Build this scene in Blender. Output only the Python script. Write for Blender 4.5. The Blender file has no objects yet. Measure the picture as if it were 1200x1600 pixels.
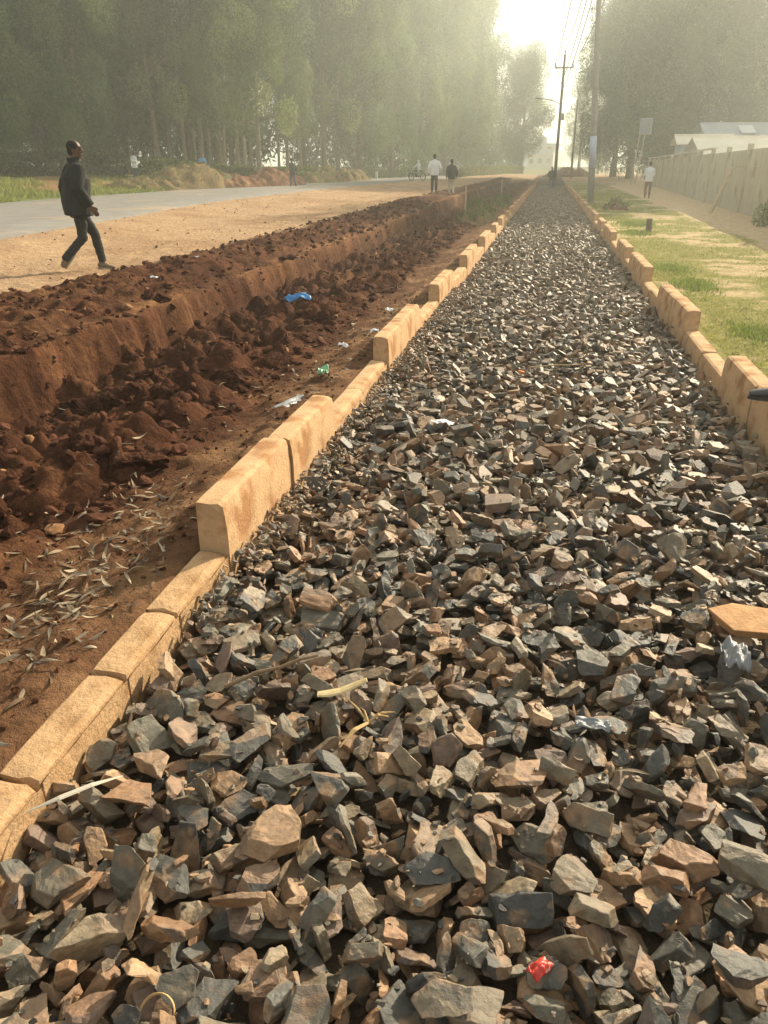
import bpy, bmesh, math, random
import numpy as np
from mathutils import Vector, Matrix, Quaternion
R = math.radians
rng = np.random.default_rng(7)
random.seed(7)
scene = bpy.context.scene
COL = scene.collection

# ------------------------------------------------------------------ camera
YAW = R(11.2); PITCH = math.atan(538 / 1202.0)
cd = bpy.data.cameras.new('camera')
cam = bpy.data.objects.new('camera', cd); COL.objects.link(cam)
cam.location = (0, 0, 1.5)
cam.rotation_euler = (R(90) - PITCH, 0, YAW)
cd.sensor_fit = 'VERTICAL'; cd.sensor_height = 34.6; cd.sensor_width = 25.95
cd.lens = 34.6 * 1202 / 1600
cd.clip_start = 0.05; cd.clip_end = 6000
scene.camera = cam
# ------------------------------------------------------------------ sun and sky
SUN_AZ = R(30)      # to the right of the path (+Y), clockwise seen from above
SUN_EL = R(27)
sl = bpy.data.lights.new('sun', 'SUN'); sl.energy = 5.0; sl.angle = R(0.6); sl.color = (1.0, 0.86, 0.64)
sun = bpy.data.objects.new('sun', sl); COL.objects.link(sun)
sdir = Vector((math.sin(SUN_AZ) * math.cos(SUN_EL), math.cos(SUN_AZ) * math.cos(SUN_EL), math.sin(SUN_EL)))
sun.rotation_euler = sdir.to_track_quat('Z', 'Y').to_euler()
sun.location = sdir * 60

w = bpy.data.worlds.new('World'); scene.world = w; w.use_nodes = True
nt = w.node_tree; nt.nodes.clear()
wo = nt.nodes.new('ShaderNodeOutputWorld'); bg = nt.nodes.new('ShaderNodeBackground')
sky = nt.nodes.new('ShaderNodeTexSky'); sky.sky_type = 'NISHITA'; sky.sun_disc = False
sky.sun_elevation = SUN_EL; sky.sun_rotation = SUN_AZ
sky.air_density = 1.2; sky.dust_density = 1.2; sky.ozone_density = 1.0
tc = nt.nodes.new('ShaderNodeTexCoord'); mp = nt.nodes.new('ShaderNodeMapping')
mp.inputs['Scale'].default_value = (1.5, 1.5, 6.0)
nz = nt.nodes.new('ShaderNodeTexNoise'); nz.inputs['Scale'].default_value = 2.6; nz.inputs['Detail'].default_value = 8
nz.inputs['Roughness'].default_value = 0.58
rp = nt.nodes.new('ShaderNodeValToRGB'); rp.color_ramp.elements[0].position = 0.40; rp.color_ramp.elements[1].position = 0.56
mx = nt.nodes.new('ShaderNodeMix'); mx.data_type = 'RGBA'
mx.inputs[7].default_value = (11.5, 11.3, 10.0, 1)       # sunlit cloud
nt.links.new(tc.outputs['Generated'], mp.inputs[0]); nt.links.new(mp.outputs[0], nz.inputs['Vector'])
nt.links.new(nz.outputs['Fac'], rp.inputs[0]); nt.links.new(rp.outputs[0], mx.inputs[0])
nt.links.new(sky.outputs[0], mx.inputs[6]); nt.links.new(mx.outputs[2], bg.inputs[0])
bg.inputs[1].default_value = 0.05
nt.links.new(bg.outputs[0], wo.inputs[0])
scene.view_settings.view_transform = 'Standard'; scene.view_settings.look = 'None'
scene.view_settings.exposure = 1.12; scene.view_settings.gamma = 1
scene.cycles.use_denoising = True
scene.cycles.max_bounces = 6; scene.cycles.transparent_max_bounces = 8
scene.cycles.volume_bounces = 1
HAZE_DENSITY = 0.0030; HAZE_ANISO = 0.70

# ------------------------------------------------------------------ numpy noise
def _h(ix, iy, s):
    n = (ix * 374761393 + iy * 668265263 + s * 2147483647 + 1013904223) & 0xFFFFFFFF
    n = ((n ^ (n >> 13)) * 1274126177) & 0xFFFFFFFF
    n = ((n ^ (n >> 16)) * 2246822519) & 0xFFFFFFFF
    return ((n ^ (n >> 15)) & 0xFFFFFF) / float(0xFFFFFF)
def vn(x, y, s=0):
    x = np.asarray(x, float); y = np.asarray(y, float)
    ix = np.floor(x).astype(np.int64); iy = np.floor(y).astype(np.int64)
    fx = x - ix; fy = y - iy
    fx = fx * fx * (3 - 2 * fx); fy = fy * fy * (3 - 2 * fy)
    a = _h(ix, iy, s); b = _h(ix + 1, iy, s); c = _h(ix, iy + 1, s); d = _h(ix + 1, iy + 1, s)
    return (a + (b - a) * fx) * (1 - fy) + (c + (d - c) * fx) * fy
def fbm(x, y, s=0, o=4):
    t = 0; a = .5; tot = 0
    for k in range(o):
        t = t + a * vn(x * 2 ** k + k * 17.3, y * 2 ** k - k * 9.1, s + k); tot += a; a *= .5
    return t / tot
def clods(x, y, size, s, dens=0.75):
    """height of rounded lumps scattered one per cell"""
    gx = x / size; gy = y / size
    ix = np.floor(gx).astype(np.int64); iy = np.floor(gy).astype(np.int64)
    best = np.zeros_like(gx)
    for dx in (-1, 0, 1):
        for dy in (-1, 0, 1):
            cx = ix + dx; cy = iy + dy
            px = cx + _h(cx, cy, s); py = cy + _h(cx, cy, s + 1)
            r = (.35 + .45 * _h(cx, cy, s + 2)) * (_h(cx, cy, s + 3) < dens)
            d2 = (gx - px) ** 2 + ((gy - py) * (0.7 + .6 * _h(cx, cy, s + 4))) ** 2
            best = np.maximum(best, np.sqrt(np.maximum(r * r - d2, 0)))
    return best * size
def ss(a, b, x):
    t = np.clip((x - a) / (b - a), 0, 1); return t * t * (3 - 2 * t)

# ------------------------------------------------------------------ road line and terrain height
ROAD = np.array([(-6, -60), (-9.5, -20), (-12.3, 5), (-14.3, 18), (-16.2, 30), (-16.7, 45), (-16.2, 62), (-15.6, 85), (-14.3, 110),
                 (-11.3, 135), (-5, 153), (6, 167), (25, 178), (60, 190), (140, 205)], float)
def catmull(P, n=12):
    out = []
    Q = np.vstack([2 * P[0] - P[1], P, 2 * P[-1] - P[-2]])
    for i in range(1, len(Q) - 2):
        for k in range(n):
            t = k / n; p0, p1, p2, p3 = Q[i - 1], Q[i], Q[i + 1], Q[i + 2]
            out.append(.5 * (2 * p1 + (p2 - p0) * t + (2 * p0 - 5 * p1 + 4 * p2 - p3) * t * t + (3 * p1 - p0 - 3 * p2 + p3) * t ** 3))
    out.append(Q[-2]); return np.array(out)
RC = catmull(ROAD)
def road_dist(x, y):
    """signed distance to the road centre line (negative on its near/right side), flat arrays"""
    x = np.asarray(x, float).ravel(); y = np.asarray(y, float).ravel()
    best = np.full(x.shape, 1e9); sg = np.zeros(x.shape)
    for a, b in zip(RC[:-1], RC[1:]):
        d = b - a; L = d @ d
        t = np.clip(((x - a[0]) * d[0] + (y - a[1]) * d[1]) / L, 0, 1)
        ex = x - a[0] - t * d[0]; ey = y - a[1] - t * d[1]
        dd = ex * ex + ey * ey
        m = dd < best
        best[m] = dd[m]; sg[m] = np.sign(d[0] * ey - d[1] * ex)[m]
    return np.sqrt(best) * sg        # + = left of travel = far side
def trench_wall_x(y):
    return -4.08 - .012 * np.clip(y, 0, 60) * .6 + .22 * (fbm(y * .8, y * 0 + 3, 5, 3) - .5) + .13 * (fbm(y * 5, y * 0 + 8, 6, 4) - .5) - .05 * np.abs(fbm(y * 13, y * 0 + 4, 9, 2) - .5)
def terrain(x, y, lumps=True):
    shp = np.shape(x)
    x = np.asarray(x, float).ravel(); y = np.asarray(y, float).ravel()
    rd = road_dist(x, y)
    far = ss(70, 135, y) * .40
    wx = trench_wall_x(y)
    tr = 1 - ss(95, 104, y)                       # the trench ends far down
    base = 0.04 + .05 * ss(0, 2.5, wx - x) + .22 * ss(3.2, 9, wx - x) + .16 * ss(15, 42, y)
    # left side from the kerb outwards
    verge = .025 - .11 * ss(-1.36, -2.0, x)
    slope_end = -2.05 + .25 * (fbm(y * .5, y * 0, 11, 2) - .5)
    floor = -.50 + .1 * fbm(x * .7, y * .5, 12, 2)
    near = ss(3.2, 1.0, y)
    slope = verge + (floor - verge) * ss(0, 1.55, slope_end - near * .5 - x)
    wallt = ss(0.05, -.12, x - wx + .12 * (fbm(x * 3, y * 2.2, 62, 3) - .5))
    left = slope * (1 - wallt) + base * wallt
    left = left * tr + (verge + (base - verge) * ss(-1.5, -5, x)) * (1 - tr)
    if lumps:
        lf = fbm(x * 1.3, y * 1.3, 21, 4) - .5
        intr = ss(slope_end + .1, slope_end - .5, x) * ss(-.16, .10, x - wx) * tr
        big = clods(x, y, .36, 31, .55) * .75 + clods(x + 5, y, .19, 35, .7) * .85 + clods(x, y + 3, .09, 39, .8) * .8
        left = left + intr * (big * .85 * (.6 + .8 * fbm(x * 9, y * 9, 23, 3)) + lf * .14 + .085 * (fbm(x * 9, y * 9, 25, 4) - .5) + .05 * (fbm(x * 24, y * 24, 27, 3) - .5))
        spoil = ss(-.28, -.55, x - wx) * ss(-6.3, -5.6, x + .35 * (fbm(y * .6, x * .3, 44, 3) - .5)) * tr
        left = left + spoil * (.10 * lf + .05 * (fbm(x * 10, y * 10, 25, 4) - .5) + clods(x, y, .22, 51, .5) * .45 + clods(x, y, .1, 55, .7) * .5 + clods(x, y, .05, 58, .7) * .4 + .09 * ss(-.3, -.9, x - wx))
        wall = wallt * (1 - wallt) * 4
        left = left + wall * (.16 * (fbm(x * 5, y * 7, 61, 4) - .5) + clods(x * 1.6, y, .12, 91, .6) * .5)
        vg = ss(-1.33, -1.5, x) * (1 - intr)
        left = left + (.04 * lf + .022 * (fbm(x * 11, y * 11, 63, 4) - .5) + clods(x, y, .07, 66, .45) * .4 + clods(x, y, .13, 68, .25) * .3) * vg * (1 - spoil)
    if lumps: left = left + (x < -5.5) * (.03 * (fbm(x * 1.5, y * 1.5, 92, 3) - .5) + .022 * (fbm(x * 7, y * 7, 93, 3) - .5))
    # bank beyond the road
    bank = ss(4.4, 11, rd) * .62 + ss(11, 40, rd) * .5
    if lumps:
        bank = bank * (1 + .5 * (fbm(x * .25, y * .25, 71, 3) - .5)) + ss(4.2, 6, rd) * .25 * (fbm(x * .5, y * .5, 73, 3) - .4)
    onroad = 1 - ss(3.9, 5.2, np.abs(rd))
    # bed of the stone path
    path = np.full(x.shape, -.13)
    right = .02 + .05 * (fbm(x * .5, y * .35, 81, 3) - .5) + .06 * ss(2, 9, x)
    if lumps:
        right = right + .012 * (fbm(x * 6, y * 6, 83, 3) - .5) + .14 * np.exp(-(((x - 2.5) / .35) ** 2 + ((y - 32.3) / .7) ** 2))
    z = np.where(x < -1.3, left, np.where(x < 1.5, path, right))
    pend = ss(78, 84, y)
    z = np.where((x >= -1.3) & (x < 1.5), path * (1 - pend) + .0 * pend, z)
    z = z + far
    rz = .30 + .1 * ss(30, 75, y)
    z = np.where(rd > 0, rz + bank, z)
    z = z * (1 - onroad) + (rz) * onroad
    z = z - .0 * x
    return z.reshape(shp)
def gz(x, y):
    return float(terrain(np.array([x]), np.array([y]))[0])

# ------------------------------------------------------------------ object helpers
def tag(o, label=None, cat=None, group=None, kind=None):
    if label: o['label'] = label
    if cat: o['category'] = cat
    if group: o['group'] = group
    if kind: o['kind'] = kind
    return o
def empty(name, loc, rz=0, **k):
    o = bpy.data.objects.new(name, None); COL.objects.link(o)
    o.location = loc; o.rotation_euler = (0, 0, rz); o.empty_display_size = .2
    return tag(o, **k)
def link(name, me, mat=None, parent=None, loc=None, rot=None, **k):
    o = bpy.data.objects.new(name, me); COL.objects.link(o)
    if mat is not None:
        me.materials.clear(); me.materials.append(mat)
    if parent is not None: o.parent = parent
    if loc is not None: o.location = loc
    if rot is not None: o.rotation_euler = rot
    return tag(o, **k)
def np_mesh(name, V, loops, starts, fcol=None, vcol=None, smooth=False):
    me = bpy.data.meshes.new(name)
    V = np.ascontiguousarray(V, np.float32); loops = np.ascontiguousarray(loops, np.int32); starts = np.ascontiguousarray(starts, np.int32)
    me.vertices.add(len(V)); me.vertices.foreach_set('co', V.ravel())
    me.loops.add(len(loops)); me.loops.foreach_set('vertex_index', loops)
    me.polygons.add(len(starts)); me.polygons.foreach_set('loop_start', starts)
    me.update(calc_edges=True)
    me.polygons.foreach_set('use_smooth', np.full(len(starts), bool(smooth)))
    if fcol is not None:
        a = me.attributes.new('col', 'FLOAT_COLOR', 'FACE'); c = np.ones((len(starts), 4), np.float32); c[:, :3] = fcol
        a.data.foreach_set('color', c.ravel())
    if vcol is not None:
        a = me.attributes.new('col', 'FLOAT_COLOR', 'POINT'); c = np.ones((len(V), 4), np.float32); c[:, :3] = vcol
        a.data.foreach_set('color', c.ravel())
    return me
def quads_mesh(name, V, F, **k):
    F = np.asarray(F, np.int32); n = F.shape[1]
    return np_mesh(name, V, F.ravel(), np.arange(0, F.size, n), **k)
class MB:
    """collects boxes, tubes and lofts into one mesh"""
    def __init__(s): s.v = []; s.f = []
    def add(s, V, F):
        o = len(s.v); s.v += [tuple(p) for p in V]; s.f += [tuple(i + o for i in f) for f in F]; return s
    def box(s, c, d, M=None, bev=0):
        x, y, z = (q / 2 for q in d)
        P = [Vector((sx * x, sy * y, sz * z)) for sz in (-1, 1) for sy in (-1, 1) for sx in (-1, 1)]
        if M is not None: P = [M @ p for p in P]
        P = [p + Vector(c) for p in P]
        return s.add(P, [(0, 2, 3, 1), (4, 5, 7, 6), (0, 1, 5, 4), (2, 6, 7, 3), (0, 4, 6, 2), (1, 3, 7, 5)])
    def tube(s, pts, rad, seg=8, flat=1.0, up=None):
        pts = [Vector(p) for p in pts]; n = len(pts)
        if not hasattr(rad, '__len__'): rad = [rad] * n
        V = []; prev = None
        for i, p in enumerate(pts):
            t = (pts[min(i + 1, n - 1)] - pts[max(i - 1, 0)]).normalized()
            if prev is None:
                a = Vector(up) if up is not None else (Vector((1, 0, 0)) if abs(t.x) < .9 else Vector((0, 1, 0)))
            else: a = prev
            a = (a - t * a.dot(t)).normalized(); prev = a; b = t.cross(a)
            r = rad[i]; ra, rb = (r if hasattr(r, '__len__') else (r, r * flat))
            for k in range(seg):
                th = 2 * math.pi * k / seg
                V.append(p + a * (ra * math.cos(th)) + b * (rb * math.sin(th)))
        F = []
        for i in range(n - 1):
            for k in range(seg):
                k2 = (k + 1) % seg
                F.append((i * seg + k, i * seg + k2, (i + 1) * seg + k2, (i + 1) * seg + k))
        F.append(tuple(reversed(range(seg)))); F.append(tuple((n - 1) * seg + k for k in range(seg)))
        return s.add(V, F)
    def ball(s, c, r, M=None, nu=12, nv=8):
        r = r if hasattr(r, '__len__') else (r, r, r)
        V = []; F = []
        for j in range(nv + 1):
            ph = math.pi * j / nv
            for i in range(nu):
                th = 2 * math.pi * i / nu
                p = Vector((r[0] * math.sin(ph) * math.cos(th), r[1] * math.sin(ph) * math.sin(th), -r[2] * math.cos(ph)))
                if M is not None: p = M @ p
                V.append(p + Vector(c))
        for j in range(nv):
            for i in range(nu):
                i2 = (i + 1) % nu
                F.append((j * nu + i, j * nu + i2, (j + 1) * nu + i2, (j + 1) * nu + i))
        return s.add(V, F)
    def mesh(s, name, smooth=False, bevel=0, weld=True):
        bm = bmesh.new(); vs = [bm.verts.new(p) for p in s.v]
        for f in s.f:
            try: bm.faces.new([vs[i] for i in f])
            except ValueError: pass
        if weld: bmesh.ops.remove_doubles(bm, verts=bm.verts, dist=1e-5)
        if bevel:
            bmesh.ops.bevel(bm, geom=list(bm.edges), offset=bevel, segments=2, profile=.6, affect='EDGES', clamp_overlap=True)
        bmesh.ops.recalc_face_normals(bm, faces=bm.faces)
        me = bpy.data.meshes.new(name); bm.to_mesh(me); bm.free()
        if smooth: me.polygons.foreach_set('use_smooth', [True] * len(me.polygons))
        return me
def fuse(mb, name, voxel, smooth_it=4):
    """one continuous surface out of overlapping lofts (voxel remesh)"""
    me = mb.mesh(name + '_raw'); o = bpy.data.objects.new('tmp', me); COL.objects.link(o)
    m = o.modifiers.new('r', 'REMESH'); m.mode = 'VOXEL'; m.voxel_size = voxel
    if smooth_it:
        q = o.modifiers.new('s', 'SMOOTH'); q.factor = .5; q.iterations = smooth_it
    dg = bpy.context.evaluated_depsgraph_get(); dg.update()
    out = bpy.data.meshes.new_from_object(o.evaluated_get(dg)); out.name = name
    bpy.data.objects.remove(o); bpy.data.meshes.remove(me)
    out.polygons.foreach_set('use_smooth', [True] * len(out.polygons))
    return out
def copy_tree(o, parent=None):
    c = o.copy(); COL.objects.link(c); c.parent = parent
    for ch in list(o.children): copy_tree(ch, c)
    return c

# ------------------------------------------------------------------ materials
def mat(name, color=(.5, .5, .5), rough=.9, attr=False, noise=None, bump=None, trans=0, spec=.2, dark=.6, metallic=0, stain=None):
    """noise=(scale, amount) varies the colour; bump=(scale, strength, distance); stain=(colour, scale, threshold)"""
    m = bpy.data.materials.new(name); m.use_nodes = True; n = m.node_tree; n.nodes.clear()
    out = n.nodes.new('ShaderNodeOutputMaterial'); b = n.nodes.new('ShaderNodeBsdfPrincipled')
    b.inputs['Roughness'].default_value = rough; b.inputs['Specular IOR Level'].default_value = spec; b.inputs['Metallic'].default_value = metallic
    tcn = n.nodes.new('ShaderNodeTexCoord')
    geo = n.nodes.new('ShaderNodeNewGeometry')
    pos = geo.outputs['Position'] if attr else tcn.outputs['Object']
    if attr:
        a = n.nodes.new('ShaderNodeAttribute'); a.attribute_name = 'col'; c = a.outputs['Color']
    else:
        rgb = n.nodes.new('ShaderNodeRGB'); rgb.outputs[0].default_value = (*color, 1); c = rgb.outputs[0]
    if stain:
        sn = n.nodes.new('ShaderNodeTexNoise'); sn.inputs['Scale'].default_value = stain[1]; sn.inputs['Detail'].default_value = 6
        n.links.new(pos, sn.inputs['Vector'])
        sr = n.nodes.new('ShaderNodeValToRGB'); sr.color_ramp.elements[0].position = stain[2]; sr.color_ramp.elements[1].position = stain[2] + .12
        n.links.new(sn.outputs['Fac'], sr.inputs[0])
        sm = n.nodes.new('ShaderNodeMix'); sm.data_type = 'RGBA'; sm.inputs[7].default_value = (*stain[0], 1)
        n.links.new(sr.outputs[0], sm.inputs[0]); n.links.new(c, sm.inputs[6]); c = sm.outputs[2]
    if noise:
        t = n.nodes.new('ShaderNodeTexNoise'); t.inputs['Scale'].default_value = noise[0]; t.inputs['Detail'].default_value = 8; t.inputs['Roughness'].default_value = .65
        n.links.new(pos, t.inputs['Vector'])
        mr = n.nodes.new('ShaderNodeMapRange'); mr.inputs[1].default_value = .3; mr.inputs[2].default_value = .7
        mr.inputs[3].default_value = 1 - noise[1]; mr.inputs[4].default_value = 1 + noise[1]
        n.links.new(t.outputs['Fac'], mr.inputs[0])
        vm = n.nodes.new('ShaderNodeVectorMath'); vm.operation = 'SCALE'
        n.links.new(c, vm.inputs[0]); n.links.new(mr.outputs[0], vm.inputs['Scale']); c = vm.outputs[0]
    n.links.new(c, b.inputs['Base Color'])
    if bump:
        t = n.nodes.new('ShaderNodeTexNoise'); t.inputs['Scale'].default_value = bump[0]; t.inputs['Detail'].default_value = 6
        t.inputs['Roughness'].default_value = .7
        n.links.new(pos, t.inputs['Vector'])
        bp = n.nodes.new('ShaderNodeBump'); bp.inputs['Strength'].default_value = bump[1]; bp.inputs['Distance'].default_value = bump[2]
        n.links.new(t.outputs['Fac'], bp.inputs['Height']); n.links.new(bp.outputs[0], b.inputs['Normal'])
    s = b.outputs[0]
    if trans:
        tr = n.nodes.new('ShaderNodeBsdfTranslucent'); n.links.new(c, tr.inputs[0])
        ms = n.nodes.new('ShaderNodeMixShader'); ms.inputs[0].default_value = trans
        n.links.new(s, ms.inputs[1]); n.links.new(tr.outputs[0], ms.inputs[2]); s = ms.outputs[0]
    n.links.new(s, out.inputs[0]); return m
M = {}
M['ground'] = mat('ground', attr=True, noise=(11, .34), bump=(17, 1.0, .06), rough=1, spec=.05)
M['road'] = mat('asphalt', (.19, .18, .165), .8, noise=(2.2, .22), bump=(50, .5, .012), spec=.25, stain=((.27, .215, .15), .35, .56))
M['stone'] = mat('broken stone', attr=True, noise=(38, .32), bump=(75, .6, .006), rough=.58, spec=.48, stain=((.20, .125, .07), 13, .53))
M['clod'] = mat('clod', (.074, .033, .020), 1, noise=(14, .4), bump=(22, 1, .05), spec=.03, stain=((.13, .062, .034), 6, .56))
M['rubble'] = mat('rubble', attr=True, noise=(20, .3), bump=(50, .8, .01), rough=1, spec=.05)
M['kerb'] = mat('kerb concrete', (.51, .33, .185), .95, noise=(7, .16), bump=(60, .8, .008), spec=.1, stain=((.34, .18, .085), 5, .50))
M['kerb_old'] = mat('kerb concrete worn', (.46, .295, .16), .95, noise=(9, .2), bump=(42, .9, .012), spec=.1, stain=((.32, .185, .09), 6, .50))
M['leaf'] = mat('leaf litter', attr=True, noise=(30, .15), rough=.7, trans=.15)
M['grass'] = mat('grass', attr=True, rough=.8, trans=.45, noise=(3, .15))
M['crown'] = mat('foliage', attr=True, rough=.7, trans=.3, spec=.15)
M['bark'] = mat('bark', (.20, .165, .12), .95, noise=(3, .35), bump=(10, .6, .03))
M['bark_pale'] = mat('pale bark', (.36, .31, .23), .9, noise=(2, .3), bump=(10, .4, .02))
M['wood_pole'] = mat('pole timber', (.17, .14, .11), .9, noise=(6, .25), bump=(20, .5, .01))
M['pole_grey'] = mat('pole concrete', (.25, .24, .225), .85, noise=(5, .15), bump=(30, .3, .005))
M['band'] = mat('painted band', (.38, .42, .54), .6, noise=(8, .08))
M['board_face'] = mat('faded board', (.27, .30, .33), .7, noise=(3, .1))
M['metal'] = mat('dull metal', (.30, .30, .30), .5, metallic=.6)
M['wire'] = mat('wire', (.06, .06, .06), .6)
M['wall'] = mat('precast concrete', (.38, .335, .245), .95, noise=(.9, .12), bump=(30, .4, .01), stain=((.27, .215, .14), 1.1, .58))
M['roof_cream'] = mat('cream roof sheet', (.68, .62, .50), .45, noise=(.8, .12), spec=.4)
M['roof_blue'] = mat('grey roof sheet', (.36, .39, .43), .45, noise=(.8, .1), spec=.4)
M['plaster'] = mat('plaster', (.55, .50, .42), .9, noise=(2, .1))
M['plaster2'] = mat('plaster blue', (.33, .37, .42), .9, noise=(2, .1))
M['darkglass'] = mat('window glass', (.03, .035, .04), .15, spec=.6)
M['stake'] = mat('raw timber', (.42, .33, .20), .9, noise=(20, .25), bump=(60, .5, .004))
M['black'] = mat('black cloth', (.016, .017, .017), .9, noise=(14, .25), bump=(60, .3, .004))
M['trouser'] = mat('dark trousers', (.024, .025, .026), .88, noise=(14, .25), bump=(40, .4, .005))
M['skin'] = mat('skin', (.11, .058, .035), .55, noise=(30, .12), spec=.35)
M['hair'] = mat('hair', (.012, .010, .009), .9, bump=(120, .8, .004))
M['shoe'] = mat('shoe leather', (.17, .125, .085), .6, noise=(20, .2))
M['sole'] = mat('shoe sole', (.30, .26, .20), .8)
M['white'] = mat('white cloth', (.62, .64, .66), .85, noise=(10, .1))
M['blue_cloth'] = mat('blue cloth', (.13, .33, .62), .8, noise=(10, .1))
M['maroon'] = mat('maroon cloth', (.16, .06, .06), .85)
M['beige_cloth'] = mat('beige cloth', (.42, .38, .31), .85)
M['navy'] = mat('navy cloth', (.05, .06, .10), .85)
M['blue_plastic'] = mat('blue plastic', (.04, .22, .52), .35, spec=.5, trans=.2, bump=(20, .5, .01))
M['white_plastic'] = mat('white plastic', (.72, .74, .76), .4, spec=.5, bump=(30, .5, .01))
M['grey_plastic'] = mat('grey plastic', (.20, .21, .22), .35, spec=.5, bump=(25, .8, .01))
M['red_plastic'] = mat('red wrapper', (.50, .035, .02), .3, spec=.6, stain=((.62, .50, .40), 45, .58), bump=(60, .6, .004))
M['green_plastic'] = mat('green plastic', (.16, .36, .20), .35, spec=.5)
M['husk'] = mat('dry husk', (.52, .36, .17), .8, noise=(30, .2), trans=.2)
M['chip'] = mat('wood chip', (.50, .39, .21), .8, noise=(40, .12), bump=(80, .4, .003))
M['twig'] = mat('twig', (.19, .13, .08), .9, noise=(30, .25))
M['slab'] = mat('rusty slab', (.48, .27, .13), .85, noise=(16, .25), bump=(30, .7, .01), stain=((.30, .20, .13), 9, .57))
M['rubber'] = mat('rubber', (.03, .03, .03), .85)
M['bike_green'] = mat('green enamel', (.16, .36, .10), .35, spec=.5)
M['shoe_black'] = mat('black shoe', (.022, .022, .024), .35, spec=.5)

# ------------------------------------------------------------------ ground
def axis(segs):
    out = []
    for a, b, s in segs:
        n = max(1, int(round((b - a) / s))); out += list(np.linspace(a, b, n, endpoint=False))
    return out
def build_ground():
    xs = axis([(-1500, -400, 100), (-400, -120, 20), (-120, -45, 5), (-45, -22, .5), (-22, -7.6, .22), (-7.6, -6.2, .06), (-6.2, -4.85, .035), (-4.85, -3.8, .02), (-3.8, -1.6, .033), (-1.6, -1.34, .05)])
    xs += [-1.34, -1.27, -1.26, -.6, 0, .7, 1.46, 1.47]
    xs += axis([(1.53, 3, .05), (3, 8.5, .1), (8.5, 20, .5), (20, 60, 4), (60, 400, 20), (400, 1500, 100)]) + [1500]
    ys = axis([(-1500, -300, 150), (-300, -20, 20), (-20, 0, 1), (0, 1.2, .1)])
    y = 1.2
    while y < 160: ys.append(y); y += max(.035, .0065 * y)
    ys += axis([(y, 300, 4), (300, 1500, 60)]) + [1500]
    X, Y = np.meshgrid(np.array(xs), np.array(ys), indexing='ij')
    Z = terrain(X, Y)
    nx, ny = X.shape
    V = np.stack([X.ravel(), Y.ravel(), Z.ravel()], 1)
    i, j = np.meshgrid(np.arange(nx - 1), np.arange(ny - 1), indexing='ij')
    a = (i * ny + j).ravel(); F = np.stack([a, a + ny, a + ny + 1, a + 1], 1)
    x = X.ravel(); y = Y.ravel(); rd = road_dist(x, y); wx = trench_wall_x(y)
    n1 = fbm(x * .9, y * .9, 101, 4); n2 = fbm(x * 4, y * 4, 102, 4); n3 = fbm(x * 18, y * 18, 103, 3)
    def c3(r, g, b): return np.array([r, g, b], float)
    tan = c3(.40, .27, .165); tan2 = c3(.29, .175, .10); dark = c3(.064, .027, .015); red = c3(.112, .047, .025)
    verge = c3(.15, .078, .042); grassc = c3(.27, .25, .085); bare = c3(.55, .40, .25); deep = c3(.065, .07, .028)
    lerp = lambda A, B, t: A * (1 - t[:, None]) + B * t[:, None]
    C = np.tile(tan, (len(x), 1))
    C = lerp(C, tan2[None], np.clip((n1 - .42) * 3.2, 0, 1) * .75)
    C = lerp(C, c3(.52, .36, .20)[None], np.clip((n2 - .55) * 4, 0, 1) * .6)
    D = lerp(np.tile(dark, (len(x), 1)), red[None], np.clip((n2 - .42) * 3.5, 0, 1))
    D = lerp(D, c3(.21, .105, .05)[None], np.clip((n1 * .5 + n3 * .5 - .54) * 6, 0, 1) * .6)
    tr = 1 - ss(95, 104, y)
    edge = -5.72 - .5 * ss(14, 5, y) + .5 * (fbm(y * .7, x * .25, 44, 3) - .5) + .25 * (n2 - .5)
    sp = ss(-.12, .12, x - edge) * tr
    C = lerp(C, D, sp * (x < -1.3))
    # tan crust along the trench wall lip, its sunlit look put into the colour
    lip = np.exp(-((x - wx + .22) / .15) ** 2) * tr * np.clip((fbm(y * 1.1, x * 2, 45, 3) - .36) * 4, 0, 1)
    C = lerp(C, c3(.30, .15, .07)[None], lip * .8)
    vg = ss(-2.15, -1.75, x + .35 * (n1 - .5)) * (x < -1.3)
    C = lerp(C, lerp(np.tile(verge, (len(x), 1)), c3(.27, .155, .08)[None], np.clip((n2 - .48) * 4, 0, 1)), vg)
    C = lerp(C, c3(.10, .075, .05)[None], ((x > -1.3) & (x < 1.5)).astype(float))
    # right verge: low grass, bare patches, foot track beside the wall
    rt = (x > 1.5).astype(float)
    trk = ss(3.7, 4.4, x - .012 * y + .7 * (n1 - .5)) 
    pat = np.clip((n1 * .6 + n2 * .4 - .50) * 8 + .35 * ss(2.8, 3.6, x) * ss(22, 9, y), 0, 1)
    g = lerp(np.tile(grassc, (len(x), 1)), c3(.25, .23, .09)[None], np.clip((n3 - .45) * 3, 0, 1))
    g = lerp(g, bare[None], np.maximum(pat * .75, trk * .92))
    C = lerp(C, g, rt * ss(100, 80, y))
    # far side of the road
    fs = ss(3.6, 4.1, rd)
    f = lerp(np.tile(c3(.15, .17, .055), (len(x), 1)), c3(.24, .12, .065)[None], np.clip((n1 - .40) * 5, 0, 1) * ss(5.2, 7.5, rd))
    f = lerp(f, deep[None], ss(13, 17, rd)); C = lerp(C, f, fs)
    me = quads_mesh('ground', V, F, vcol=C, smooth=True)
    link('ground', me, M['ground'], kind='structure')
    # road sheet
    c = RC; t = np.gradient(c, axis=0); t /= np.linalg.norm(t, axis=1)[:, None]; nrm = np.stack([-t[:, 1], t[:, 0]], 1)
    offs = [-3.75, -3.6, -1.8, 0, 1.8, 3.6, 3.75]; V = []; 
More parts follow.
